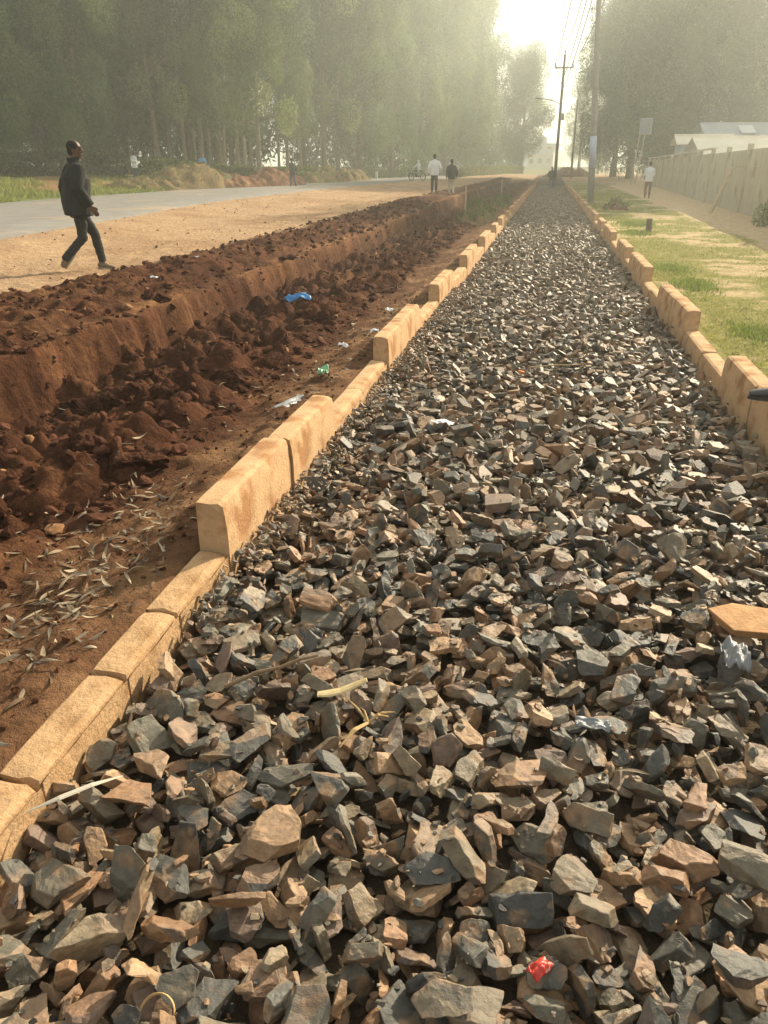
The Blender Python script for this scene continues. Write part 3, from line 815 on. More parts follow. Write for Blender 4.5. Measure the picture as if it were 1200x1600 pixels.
# ------------------------------------------------------------------ trees
def leaf_cloud(r, centres, radii, n_each, size, cols, droop=.6, shell=.5):
    Vs = []; Cs = []
    for (c, rad, n) in zip(centres, radii, n_each):
        d = r.normal(size=(n, 3)); d /= np.linalg.norm(d, axis=1)[:, None]
        rho = r.random(n) ** (1 / 3) * (1 - shell) + shell * r.uniform(.75, 1.05, n)
        p = c + d * rho[:, None] * rad
        # lumpy outline
        lum = .75 + .5 * fbm(d[:, 0] * 2.5 + c[0], d[:, 1] * 2.5 + d[:, 2] * 2 + c[2], 5, 2)
        p = c + (p - c) * lum[:, None]
        ax = r.normal(size=(n, 3)); ax[:, 2] -= droop * 1.6; ax /= np.linalg.norm(ax, axis=1)[:, None]
        s = np.cross(ax, d + .28 * r.normal(size=(n, 3))); s /= np.linalg.norm(s, axis=1)[:, None] + 1e-6
        L = size * r.uniform(.6, 1.5, n)[:, None]; W = L * r.uniform(.22, .42, n)[:, None]
        q = np.stack([p - ax * L * .5, p + s * W * .5, p + ax * L * .5, p - s * W * .5], 1)
        Vs.append(q.reshape(-1, 3))
        base = np.array(cols[int(r.integers(len(cols)))]) * r.uniform(.6, 1.45)
        Cs.append(base * r.uniform(.85, 1.15, (n, 1)))
    V = np.concatenate(Vs); F = np.arange(len(V)).reshape(-1, 4); return V, F, np.concatenate(Cs)
GUM = [(.085, .135, .045), (.105, .16, .05), (.14, .19, .06), (.065, .105, .04), (.12, .16, .055), (.19, .22, .075)]
DARK = [(.04, .064, .026), (.055, .08, .03), (.07, .095, .036)]
def make_tree(seed, H, low, spread, nl, cols, trunk_r=.32, density=1.0, leaf=.25, bark='bark'):
    r = np.random.default_rng(seed); rp_ = random.Random(seed)
    root = empty('gum_tree', (0, 0, 0))
    tb = MB(); n = 9; ax = [Vector((0, 0, -.4))]; 
    for i in range(1, n + 1):
        t = i / n; ax.append(Vector((.35 * math.sin(t * 3 + seed) * t * 1.2, .35 * math.cos(t * 2.4 + seed * 2) * t, t * H * .93)))
    tb.tube(ax, [trunk_r * (1.25 if i == 0 else (1 - .88 * i / n)) + .03 for i in range(n + 1)], 10)
    cs, rs, ne = [], [], []
    for k in range(nl):
        t = low + (1 - low) * ((k + rp_.random()) / nl)
        a = rp_.uniform(0, 6.283); i = min(int(t * n), n - 1); base = ax[i].lerp(ax[i + 1], t * n - i)
        prof = math.sin(math.pi * min(1, .25 + .75 * ((t - low) / (1 - low)))) ** .6
        reach = spread * (.35 + .65 * rp_.random()) * (.35 + .65 * prof)
        tip = base + Vector((math.cos(a) * reach, math.sin(a) * reach, reach * rp_.uniform(.1, .8)))
        mid = base.lerp(tip, .5) + Vector((0, 0, reach * .12))
        if k % 2 == 0 or reach > spread * .6: tb.tube([base, mid, tip], [.10 * (1.3 - t) + .03, .06 * (1.3 - t) + .02, .015], 5)
        rad = np.array([1, 1, 1.55]) * rp_.uniform(.75, 1.7) * (spread / 3.9)
        cs.append(np.array(tip)); rs.append(rad); ne.append(int(420 * density * rad[0] ** 1.8))
        if rp_.random() < .5:
            q = base.lerp(tip, .45) + Vector((rp_.uniform(-.5, .5), rp_.uniform(-.5, .5), -.8)); cs.append(np.array(q)); rs.append(rad * .55); ne.append(int(140 * density))
    link('trunk', tb.mesh('trunk', smooth=True, weld=False), M[bark], root)
    V, F, C = leaf_cloud(r, cs, rs, ne, leaf, cols, shell=.85)
    link('crown', quads_mesh('crown', V, F, fcol=C), M['crown'], root)
    return root
PROTO = {
    'low': make_tree(1, 30, .055, 4.8, 92, GUM[:4], .30, 1.25),
    'low2': make_tree(2, 33, .09, 4.3, 96, GUM, .28, 1.25),
    'tall': make_tree(3, 34, .17, 3.9, 78, GUM, .25, 1.15),
    'tall2': make_tree(4, 32, .19, 4.1, 72, GUM[1:], .27, 1.1),
    'slim': make_tree(5, 28, .38, 2.5, 38, GUM, .17, .8, bark='bark_pale'),
    'airy': make_tree(6, 27, .14, 4.8, 52, GUM, .30, .9),
    'broad': make_tree(7, 24, .10, 5.6, 88, DARK + GUM[:2], .42, .95),
}
for p_ in PROTO.values():
    p_.name = p_.name
used = set()
def plant(kind, x, y, s, rz, label, group, name=None, cat='tree', sz=None):
    src = PROTO[kind]
    if kind not in used: o = src; used.add(kind)
    else: o = copy_tree(src)
    o.name = name or 'gum_tree'
    o.location = (x, y, gz(x, y)); o.rotation_euler = (random.uniform(-.02, .02), random.uniform(-.02, .02), rz); o.scale = (s, s, (sz or s))
    tag(o, label, cat, group); return o
def wpos(px, d):
    X = (px - 600) / 1316 * d; return (X * math.cos(YAW) - d * math.sin(YAW), d * math.cos(YAW) + X * math.sin(YAW))
rt = random.Random(5)
front = [(-70, 50, 'low'), (5, 54, 'low2'), (75, 60, 'low'), (140, 56, 'low2'), (200, 64, 'low'), (250, 62, 'tall2'), (300, 68, 'tall'), (345, 64, 'tall'), (405, 60, 'tall2'), (450, 72, 'tall'), (508, 80, 'tall2'),
         (560, 84, 'low2'), (612, 95, 'low'), (655, 108, 'low2'), (695, 120, 'low'), (728, 130, 'low2'), (738, 142, 'low')]
LB = ['tall gum at the far left edge, its branches hanging almost to the hedge', 'dense tall gum left of the walking man, with low dark branches', 'dense gum straight behind the walking man', 'dense gum just right of the walking man',
      'gum behind the person in white by the hedge, with a yellowish hanging branch', 'gum with a bare lower trunk left of the person in blue', 'gum right behind the person in blue', 'gum between the person in blue and the thick leaning trunk',
      'gum with the thickest bare trunk, standing at the hedge near the road', 'gum right of the bright gap in the row', 'gum with a bare dark trunk beside the second bright gap', 'leafy gum above the green roadside mound', 'leafy gum above the small white marker stone',
      'tall leafy gum left of the motorcycle', 'tall leafy gum right above the motorcycle', 'tall leafy gum above the two people walking on the dirt', 'last and tallest gum of the row, where the sky begins']
for k, (px, d, kd) in enumerate(front):
    x, y = wpos(px, d); plant(kd, x, y, (.62 if d < 75 else (.72 if d < 100 else (.84 if d < 125 else .98))) * rt.uniform(.97, 1.05) * 1.0, rt.uniform(0, 6.28), LB[k], 'tall gum trees lining the far side of the road')
x, y = wpos(814, 148); plant('broad', x, y, .78, 1.0, 'lone rounded gum standing apart to the right of the row, against the sky', 'tall gum trees lining the far side of the road')
x, y = wpos(776, 176); plant('airy', x, y, .42, 2.4, 'smaller gum filling the gap between the row and the lone rounded gum', 'tall gum trees lining the far side of the road')
k = 0
for px in range(-110, 770, 34):           # second rank
    d = 74 + max(0, px - 380) * .20 + rt.uniform(-4, 6)
    if 415 < px < 440: continue
    x, y = wpos(px + rt.uniform(-9, 9), d)
    kd = ['slim', 'tall', 'slim', 'tall2', 'low2'][k % 5] if px > 210 else ['low', 'tall', 'low2', 'slim'][k % 4]
    plant(kd, x, y, rt.uniform(.68, .84), rt.uniform(0, 6.28), 'tall gum tree of the shaded rank behind the roadside row', 'gum trees of the rear rank behind the roadside row'); k += 1
for px in (238, 268, 292, 318, 330, 352, 372, 383, 436, 470, 530, 640, 690, 712):
    d = 66 + max(0, px - 380) * .18 + rt.uniform(-2, 4); x, y = wpos(px, d)
    plant('slim', x, y, rt.uniform(.62, .85), rt.uniform(0, 6.28), 'thin pale-stemmed young gum among the big trees of the roadside row', 'thin pale-stemmed young gums in the roadside row', name='young_gum_tree')
right = [(958, 112, 'broad', .88, 'rounded leafy tree at the left end of the right-hand grove, beside the grey pole'), (985, 100, 'broad', .98, 'large dark tree behind the tall board on two legs'), (1012, 96, 'airy', 1.0, 'tall airy tree above the person by the wall'),
         (1045, 86, 'broad', 1.0, 'big hazy tree above the small gable roof'), (1082, 84, 'airy', .95, 'tall airy tree above the raised roof of the pale shed'), (1120, 78, 'broad', .82, 'big hazy tree behind the grey roof with the light panel'),
         (1165, 80, 'airy', .9, 'airy hazy tree behind the right part of the grey roof'), (1210, 72, 'broad', .8, 'big hazy tree at the right edge of the photo'), (1260, 70, 'airy', 1.0, 'airy tree just beyond the right edge behind the sheds'),
         (1300, 62, 'broad', 1.0, 'broad tree beyond the right edge'), (1025, 118, 'low2', .5, 'tall narrow gum at the back of the right-hand grove, above the person'), (1070, 115, 'tall2', .5, 'tall narrow gum at the back of the right-hand grove, above the gable roof'),
         (1140, 105, 'tall', .45, 'tall narrow gum at the back of the right-hand grove, above the grey roof'), (1190, 100, 'low2', .45, 'tall narrow gum at the back of the right-hand grove, near the right edge')]
for px, d, kd, s, lb in right:
    x, y = wpos(px, d); plant(kd, x, y, s, rt.uniform(0, 6.28), lb, 'hazy trees of the right-hand grove', name='grove_tree')
x, y = wpos(934, 150); plant('broad', x, y, .42, 1.3, 'small round tree far away just right of the grey pole', 'small trees at the far end', name='small_tree')
x, y = wpos(905, 150); plant('airy', x, y, .60, .3, 'loose leafy tree far away behind the thin poles', 'small trees at the far end', name='small_tree')
for kd in list(PROTO):
    if kd not in used:
        for c in list(PROTO[kd].children): bpy.data.objects.remove(c)
        bpy.data.objects.remove(PROTO[kd])
def build_woods():
    r = np.random.default_rng(51); cs = []; rs = []; ne = []
    for px in np.arange(-160, 800, 9.0):
        for q in range(4):
            d = 92 + max(0, px - 380) * .19 + r.uniform(-4, 8); x, y = wpos(px, d)
            if (415 < px < 447 or 500 < px < 512) and r.random() < .85: continue
            h = r.uniform(1.0, 6.5) if px > 230 else r.uniform(1, 14)
            cs.append(np.array([x, y, 1.0 + h])); rs.append(np.array([1.8, 1.8, 2.2]) * r.uniform(.8, 1.4)); ne.append(110)
    V, F, C = leaf_cloud(r, cs, rs, ne, .6, DARK)
    link('plantation_undergrowth', quads_mesh('woods', V, F, fcol=C), M['crown'], kind='stuff', label='dark leafy mass deep inside the plantation behind the roadside gums', cat='woods')
    cs = []; rs = []; ne = []
    for px in np.arange(760, 1250, 3.0):
        d = 420 + r.uniform(-30, 60); x, y = wpos(px, d); h = 10 * fbm(np.array([px * .03]), np.array([2.0]), 4, 3)[0]
        cs.append(np.array([x, y, h])); rs.append(np.array([5, 5, 4.5]) * r.uniform(.7, 1.3)); ne.append(90)
    V, F, C = leaf_cloud(r, cs, rs, ne, 1.6, DARK)
    link('distant_woods', quads_mesh('woods', V, F, fcol=C), M['crown'], kind='stuff', label='pale hazy line of woods at the far end of the path', cat='woods')
build_woods()

# ------------------------------------------------------------------ hedge and mounds beyond the road
def build_hedges():
    r = np.random.default_rng(61)
    def hedge(px0, d0, px1, d1, h, label, w=.8, cols=((.12, .15, .05), (.17, .19, .06), (.09, .115, .04))):
        a = np.array(wpos(px0, d0)); b = np.array(wpos(px1, d1)); L = np.linalg.norm(b - a); n = int(L * 520)
        t = r.random(n); u = (b - a) / L; nn = np.array([-u[1], u[0]])
        off = w * .5 * np.clip(r.normal(size=n) * .8, -1, 1); hh = h * (1 - (1 - r.random(n)) ** 2.2) * (1 + .18 * (fbm(t * L * .8, t * 0, 3, 3) - .5))
        P = a + (b - a) * t[:, None] + nn * off[:, None]; z = terrain(P[:, 0], P[:, 1])
        c0 = np.stack([P[:, 0], P[:, 1], z + hh], 1)
        ax = r.normal(size=(n, 3)); ax /= np.linalg.norm(ax, axis=1)[:, None]; s = np.cross(ax, r.normal(size=(n, 3))); s /= np.linalg.norm(s, axis=1)[:, None]
        S = .11 * r.uniform(.6, 1.5, (n, 1)); V = np.stack([c0 - ax * S, c0 + s * S * .55, c0 + ax * S, c0 - s * S * .55], 1).reshape(-1, 3)
        C = np.array(cols)[r.integers(len(cols), size=n)] * r.uniform(.7, 1.3, (n, 1))
        root = empty('hedge', (0, 0, 0), label=label, cat='hedge', group='clipped hedges at the edge of the plantation')
        link('foliage', quads_mesh('hedge', V, np.arange(len(V)).reshape(-1, 4), fcol=C), M['crown'], root)
        mb = MB()
        for q in range(int(L / .45)):
            p = a + (b - a) * (q + .5) / int(L / .45); g = gz(p[0], p[1]); mb.tube([(p[0], p[1], g - .1), (p[0] + r.uniform(-.1, .1), p[1], g + h * .6)], [.02, .008], 5)
        link('stems', mb.mesh('stems'), M['bark'], root)
    hedge(-60, 47, 196, 52, 1.35, 'dark shaded hedge at the far left, behind the walking man', cols=((.06, .08, .035), (.08, .10, .04)))
    hedge(222, 52, 308, 57, 1.25, 'yellowish green hedge right of the person in white', w=1.3)
    hedge(334, 57, 398, 59, 1.15, 'clipped light green hedge between the person in blue and the thick trunk')
    hedge(413, 60, 500, 68, 1.1, 'clipped light green hedge right of the thick trunk')
    hedge(722, 104, 812, 138, 1.1, 'far pale hedge right of the two people on the dirt', w=1.4, cols=((.2, .23, .09), (.28, .29, .14)))
build_hedges()
def mound(px, d, rx, ry, h, rz, m, label, weeds=None, lowfreq=1.5, name='earth_mound', cat='earth mound', at=None):
    r = np.random.default_rng(int(px) + 5); x, y = at if at else wpos(px, d)
    n = 46; U, Vv = np.meshgrid(np.linspace(-1, 1, n), np.linspace(-1, 1, n), indexing='ij')
    rad = np.sqrt(U * U + Vv * Vv); H = h * np.clip(1 - rad ** 1.7, 0, 1) ** .8
    H = H * (.8 + .5 * (fbm(U * 2 + px, Vv * 2, 7, 3))) + (rad < .97) * (clods(U * rx, Vv * ry, max(rx, ry) * .16, int(px) % 50, .6) * .6 + .06 * h * fbm(U * 12, Vv * 12, 8, 2))
    c, s = math.cos(rz), math.sin(rz); wx_ = U * rx * c - Vv * ry * s; wy_ = U * rx * s + Vv * ry * c
    g0 = gz(x, y); Z = terrain(x + wx_, y + wy_) - g0 + H - .05
    a = (np.arange(n - 1)[:, None] * n + np.arange(n - 1)[None]).ravel(); F = np.stack([a, a + n, a + n + 1, a + 1], 1)
    ok = (rad.ravel()[F] < 1.02).all(1)
    root = empty(name, (x, y, g0), label=label, cat=cat, group='heaps of dug earth beyond the trench')
    Vt = np.stack([wx_.ravel(), wy_.ravel(), Z.ravel()], 1)
    link('soil', quads_mesh('soil', Vt, F[ok], smooth=True), m, root)
    if weeds:
        nn = weeds; q = r.integers(0, n * n, nn); q = q[rad.ravel()[q] < .9]; nn = len(q)
        P = Vt[q] + r.normal(size=(nn, 3)) * np.array([.05, .05, 0]); L = r.uniform(.08, .22, (nn, 1)); ax = r.normal(size=(nn, 3)) * .6; ax[:, 2] = 1
        sd = np.stack([r.normal(size=nn), r.normal(size=nn), np.zeros(nn)], 1) * .02
        V = np.stack([P - sd, P + sd, P + ax * L], 1).reshape(-1, 3)
        link('weeds', quads_mesh('weeds', V, np.arange(len(V)).reshape(-1, 3), fcol=np.array([(.13, .145, .055)]) * r.uniform(.6, 1.4, (nn, 1))), M['grass'], root)
M['earth'] = mat('dug earth', (.155, .075, .042), 1, noise=(5, .35), bump=(14, .8, .05), spec=.05, stain=((.26, .155, .085), 2.2, .52))
M['earth_tan'] = mat('weathered earth', (.20, .135, .07), 1, noise=(5, .3), bump=(14, .8, .05), spec=.05, stain=((.12, .12, .05), 2.5, .5))
mound(300, 50, 4.2, 1.6, 1.1, 1.2, M['earth_tan'], 'grassy earth mound at the road edge below the person in blue', 1500)
mound(362, 52, 2.6, 1.2, .7, 1.2, M['earth'], 'brown earth mound between the grassy mound and the thick trunk')
mound(425, 56, 3.6, 1.4, .95, 1.3, M['earth'], 'red-brown earth mound in front of the hedge right of the thick trunk')
mound(508, 66, 3.8, 1.4, .95, 1.4, M['earth_tan'], 'mound overgrown with green weeds beside the dark figure', 2200)
mound(548, 75, 3.6, 1.4, .85, 1.4, M['earth_tan'], 'last small dark mound on the far road side', 800)
mound(236, 47, 3.0, 1.2, .55, 1.1, M['earth_tan'], 'low weedy mound right of the person in white', 900)
mound(888, 114, 3.4, 2.0, 1.0, .1, M['earth'], 'dark heap of earth closing the far end of the stone path')
mound(745, 0, .62, 2.2, .42, .05, M['earth_tan'], 'weed covered earth heap in the trench beside the wooden stake', 1100, at=(-2.2, 26.5))
mound(790, 0, .5, 1.8, .34, .05, M['earth_tan'], 'smaller weedy heap further down the trench, past the wooden stake', 600, at=(-2.0, 36.5))
mound(960, 0, .45, .8, .20, .3, M['earth'], 'dry brown earth lump in the grass beyond the wooden stump', 300, at=(2.5, 32.3))

# ------------------------------------------------------------------ wall and buildings on the right
def build_wall():
    pts = [(5.95, 13.0), (6.3, 24.0), (6.75, 35.0), (7.45, 50.0), (8.25, 66.0), (8.7, 80.0)]
    def wp(s):
        P = np.array(pts); d = np.concatenate([[0], np.cumsum(np.linalg.norm(np.diff(P, axis=0), axis=1))]); return np.interp(s, d, P[:, 0]), np.interp(s, d, P[:, 1]), d[-1]
    T = wp(0)[2]; root = empty('boundary_wall', (*pts[0], 0), label='long grey precast concrete panel wall along the right side', cat='wall')
    step = 4.4; s = 0
    while s < T:
        x0, y0, _ = wp(s); x1, y1, _ = wp(min(s + step, T)); g = gz(x0, y0)
        a = math.atan2(y1 - y0, x1 - x0); L = math.hypot(x1 - x0, y1 - y0); Mz = Matrix.Rotation(a, 4, 'Z')
        mb = MB(); mb.box((0, 0, 1.05), (.15, .17, 2.26), Mz)
        link('post', mb.mesh('post', bevel=.012), M['wall'], root, loc=(x0 - pts[0][0], y0 - pts[0][1], g))
        mb = MB()
        for q in range(4):
            h = .50; mb.box(Vector((0, 0, 0)) + Mz @ Vector((L / 2, random.uniform(-.006, .006), (-.12 + q * .531 + .525 / 2))), (L - .14, .05, .525), Mz)
        if L > .4: link('panel', mb.mesh('panel', bevel=.006), M['wall'], root, loc=(x0 - pts[0][0], y0 - pts[0][1], g))
        s += step
    # capping on the far half
    mb = MB(); P = [Vector((wp(s_)[0] - pts[0][0], wp(s_)[1] - pts[0][1], gz(*wp(s_)[:2]) + 2.2)) for s_ in np.linspace(26, T, 8)]
    for a, b in zip(P[:-1], P[1:]):
        d = b - a; mb.box((a + b) / 2, (d.length, .2, .06), Matrix.Rotation(math.atan2(d.y, d.x), 4, 'Z'))
    link('capping', mb.mesh('cap'), M['plaster'], root)
build_wall()
def house(name, label, px, d, w, dep, eave, ridge, rz, wallm, roofm, over=.35, extra=None, cat='building', windows=()):
    x, y = wpos(px, d); g = gz(x, y); root = empty(name, (x, y, g), rz, label=label, cat=cat)
    mb = MB(); mb.box((0, 0, eave / 2), (w, dep, eave)); 
    V = [(-w / 2, -dep / 2, eave), (w / 2, -dep / 2, eave), (w / 2, dep / 2, eave), (-w / 2, dep / 2, eave), (-w / 2, 0, ridge - .06), (w / 2, 0, ridge - .06)]
    mb.add(V, [(0, 4, 3), (1, 2, 5), (0, 1, 5, 4), (2, 3, 4, 5)])
    link('wall', mb.mesh('w'), wallm, root)
    for sd in (-1, 1):
        mb = MB(); n = 44; V = []; 
        for i in range(n + 1):
            xx = -w / 2 - over + (w + 2 * over) * i / n; z = .025 * (i % 2)
            e = Vector((xx, sd * (dep / 2 + over), eave - over * (ridge - eave) / (dep / 2) + z + .02)); t_ = Vector((xx, 0, ridge + z + .02))
            V += [e, t_, e - Vector((0, 0, .05)), t_ - Vector((0, 0, .05))]
        F = []
        for i in range(n):
            a = i * 4; F += [(a, a + 4, a + 5, a + 1), (a + 2, a + 3, a + 7, a + 6), (a, a + 2, a + 6, a + 4), (a + 1, a + 5, a + 7, a + 3)]
        F += [(0, 1, 3, 2), (n * 4, n * 4 + 2, n * 4 + 3, n * 4 + 1)]
        mb.add(V, F); link('roof', mb.mesh('roof'), roofm, root)
    mb = MB(); mb.tube([(-w / 2 - over, 0, ridge + .03), (w / 2 + over, 0, ridge + .03)], .09, 6); link('ridge_cap', mb.mesh('r'), roofm, root)
    for (wx_, wz, ww, wh) in windows:
        mb = MB(); mb.box((wx_, -dep / 2 - .02, wz), (ww, .05, wh)); f = link('window', mb.mesh('f'), M['plaster'], root)
        mb = MB(); mb.box((wx_, -dep / 2 - .05, wz), (ww - .12, .02, wh - .12)); link('pane', mb.mesh('p'), M['darkglass'], f)
    return root
sh = house('shed', 'long low shed with a bright cream sheet roof just behind the wall', 1192, 52, 8.3, 5.0, 2.1, 3.1, R(5), M['plaster'], M['roof_cream'], windows=[(-2, 1.4, 1, .9)])
sh2 = house('house', 'building with a grey-blue sheet roof and one light panel, behind the cream roofed shed', 1160, 63, 6.4, 5, 3.3, 4.35, R(4), M['plaster2'], M['roof_blue'], windows=[(-2, 2.2, 1.1, 1.1), (1.6, 2.2, 1.1, 1.1)])
mb = MB(); mb.box((-.6, -1.6, 3.95), (1.0, 1.5, .04), Matrix.Rotation(math.atan2(1.15, 3.0), 4, 'X')); link('roof_light', mb.mesh('l'), M['white_plastic'], sh2)
house('outhouse', 'small gable roofed outhouse left of the cream roofed shed', 1064, 62, 3.2, 1.6, 2.1, 2.85, R(85), M['plaster'], M['roof_cream'], over=.2)
sh4 = house('lean_to', 'small raised flat-looking roof at the left end of the cream roofed shed', 1092, 57, 3.2, 1.6, 2.95, 3.35, R(4), M['plaster2'], M['roof_cream'], over=.3)
# far two-storey building
def far_building():
    x, y = wpos(846, 205); g = gz(x, y); root = empty('far_building', (x, y, g), R(-8), label='pale two-storey flat roofed building far away left of the utility poles', cat='building')
    mb = MB(); mb.box((0, 0, 2.4), (6.2, 7, 4.8)); link('wall', mb.mesh('w'), M['plaster'], root)
    mb = MB(); mb.box((.3, -.2, 5.05), (7.6, 8.2, .5)); link('roof', mb.mesh('r'), M['plaster2'], root)
    mb = MB(); mb.box((-.4, 0, 6.0), (2.8, 3, 1.4)); link('water_tank_room', mb.mesh('t'), M['plaster2'], root)
    mb = MB(); mb.box((-.2, -3.9, 3.1), (6.0, .9, .16)); mb.box((-.2, -4.3, 3.6), (6.0, .06, .9)); link('balcony', mb.mesh('b'), M['plaster2'], root)
    for xx in (-2, 0, 2):
        for zz in (1.5, 4.0):
            mb = MB(); mb.box((xx, -3.53, zz), (1.0, .08, 1.1)); f = link('window', mb.mesh('f'), M['plaster2'], root)
            mb = MB(); mb.box((xx, -3.59, zz), (.84, .04, .94)); link('pane', mb.mesh('p'), M['darkglass'], f)
far_building()
def far_house():
    house('far_shed', 'low grey roofed building far beyond the lone rounded gum', 812, 260, 9, 6, 2.4, 3.4, 0, M['plaster2'], M['roof_blue'])
far_house()
# board on two legs by the end of the wall
x, y = wpos(1001, 76); g = gz(x, y); bd = empty('notice_board', (x, y, g), R(-12), label='blank grey-blue board standing high on two pale legs at the end of the wall', cat='sign board')
mb = MB(); mb.box((0, 0, 4.75), (1.05, .10, 1.3)); link('board', mb.mesh('b', bevel=.01), M['plaster2'], bd)
mb = MB(); mb.box((0, -.06, 4.75), (.95, .015, 1.2)); link('face', mb.mesh('b'), M['board_face'], bd)
for sx in (-.42, .0):
    mb = MB(); mb.tube([(sx - .35, 0, -.2), (sx, .09, 4.3)], [.06, .05], 8); link('leg', mb.mesh('l'), M['wall'], bd)

# ------------------------------------------------------------------ poles, wires
def base_at(x, y): return gz(x, y)
P1 = Vector((1.95, 39.6, base_at(1.95, 39.6))); P1T = P1 + Vector((-.62, .1, 9.6))
def pole1():
    root = empty('utility_pole', P1, label='tall grey utility pole with a pale blue painted band, standing at the right kerb', cat='utility pole')
    d = P1T - P1; rb = lambda t: .155 - .06 * t
    f = lambda t: d * t
    mb = MB(); mb.tube([f(t) + (Vector((0, 0, -.4)) if t == 0 else Vector()) for t in (0, .25, .5, .75, 1)], [rb(t) for t in (0, .25, .5, .75, 1)], 14); link('shaft', mb.mesh('s', smooth=True), M['pole_grey'], root)
    mb = MB(); mb.tube([f(.155), f(.29)], [rb(.155) + .006, rb(.29) + .006], 14); link('painted_band', mb.mesh('s', smooth=True), M['band'], root)
    mb = MB(); mb.box(f(.965), (1.9, .10, .12)); link('crossarm', mb.mesh('c', bevel=.01), M['wood_pole'], root)
    for xx in (-.85, -.35, .85):
        mb = MB(); mb.tube([f(.965) + Vector((xx, 0, .05)), f(.965) + Vector((xx, 0, .14)), f(.965) + Vector((xx, 0, .2)), f(.965) + Vector((xx, 0, .26))], [.02, .05, .035, .05], 8); link('insulator', mb.mesh('i'), M['plaster'], root)
    for t in (.93, .88, .84, .80):
        mb = MB(); mb.tube([f(t), f(t) + Vector((-.26, 0, .0))], .015, 6); mb.tube([f(t) + Vector((-.26, 0, -.07)), f(t) + Vector((-.26, 0, 0)), f(t) + Vector((-.26, 0, .07))], [.035, .055, .035], 8); link('service_bracket', mb.mesh('b'), M['metal'], root)
    mb = MB(); mb.tube([f(.84) + Vector((-.14, 0, 0)), f(.93) + Vector((-.17, 0, 0)), f(1) + Vector((-.10, 0, 0))], .03, 6); link('conduit', mb.mesh('b'), M['metal'], root)
pole1()
P2 = Vector((*wpos(868, 72), 0)); P2.z = gz(P2.x, P2.y)
def pole2(P, H, label, lamp=False, side=-1, arms=1, rad=.15):
    root = empty('utility_pole', P, label=label, cat='utility pole')
    mb = MB(); mb.tube([(0, 0, -.4), (0, 0, H * .5), (0, 0, H)], [rad, rad * .8, rad * .62], 12); link('shaft', mb.mesh('s', smooth=True), M['wood_pole'], root)
    mb = MB(); mb.box((0, -.12, H - .95), (1.5, .1, .11)); link('crossarm', mb.mesh('c', bevel=.01), M['wood_pole'], root)
    mb = MB()
    for sx in (-1, 1): mb.tube([(sx * .38, -.12, H - .97), (0, -.12, H - 1.35)], .015, 5)
    link('brace', mb.mesh('b'), M['metal'], root)
    for xx in (-.7, .7):
        mb = MB(); mb.tube([(xx, -.12, H - .9), (xx, -.12, H - .78), (xx, -.12, H - .68), (xx, -.12, H - .6)], [.02, .06, .04, .055], 8); link('insulator', mb.mesh('i'), M['wood_pole'], root)
    mb = MB(); mb.tube([(0, 0, H), (0, 0, H + .28)], [.03, .06], 8); link('insulator', mb.mesh('i'), M['wood_pole'], root)
    if lamp:
        mb = MB(); mb.tube([(-.05, -.05, H - 3.6), (-.8, -.2, H - 3.25), (-1.55, -.3, H - 3.15)], .035, 8); a = link('lamp_arm', mb.mesh('a', smooth=True), M['metal'], root)
        mb = MB(); mb.ball((-1.8, -.33, H - 3.14), (.34, .13, .075), Matrix.Rotation(.08, 4, 'Y')); link('lamp_head', mb.mesh('h', smooth=True), M['metal'], a)
        mb = MB(); mb.box((.22, -.05, H - 4.5), (.28, .25, .5)); link('meter_box', mb.mesh('m', bevel=.02), M['metal'], root)
    return root
pole2(P2, 10.0, 'dark timber utility pole with a crossarm and a street lamp arm at the path end', lamp=True)
P3 = Vector((*wpos(893, 104), 0)); P3.z = gz(P3.x, P3.y)
pole2(P3, 8.6, 'second timber utility pole further away, right of the lamp pole', rad=.14)
P4 = Vector((*wpos(903, 122), 0)); P4.z = gz(P4.x, P4.y)
pole2(P4, 9.0, 'third, thinnest timber utility pole furthest away', rad=.11)
def wires():
    off = Vector((0, 0, 0)); H1 = P1T; 
    a1 = lambda xx: P1 + (P1T - P1) * .965 + Vector((xx, 0, .26)); a2 = lambda xx, P=P2, H=10.0: P + Vector((xx, -.12, H - .6))
    def w(a, b, sag, label):
        mb = MB(); n = 16; pts = [a.lerp(b, i / n) - Vector((0, 0, sag * 4 * (i / n) * (1 - i / n))) for i in range(n + 1)]
        mb.tube(pts, .024, 5); link('power_line', mb.mesh('w'), M['wire'], label=label, cat='power line', group='power lines between the utility poles')
    w(a1(-.85), a2(-.7), .5, 'leftmost power line between the grey pole and the lamp pole')
    w(a1(-.35), P2 + Vector((0, 0, 10.28)), .5, 'middle power line between the grey pole and the lamp pole, ending on its tip')
    w(a1(.85), a2(.7), .5, 'rightmost power line between the grey pole and the lamp pole')
    w(P1 + (P1T - P1) * .93 + Vector((-.26, 0, 0)), P2 + Vector((-.1, -.15, 8.0)), .4, 'upper service cable from the brackets of the grey pole')
    w(P1 + (P1T - P1) * .84 + Vector((-.26, 0, 0)), P2 + Vector((-.1, -.15, 7.2)), .4, 'lower service cable from the brackets of the grey pole')
    w(a2(-.7), P3 + Vector((-.7, -.12, 8.0)), .4, 'left power line from the lamp pole to the second timber pole')
    w(a2(.7), P3 + Vector((.7, -.12, 8.0)), .4, 'right power line from the lamp pole to the second timber pole')
    w(P3 + Vector((-.7, -.12, 8.0)), P4 + Vector((-.7, -.12, 8.4)), .2, 'power line between the second and the third timber pole')
wires()

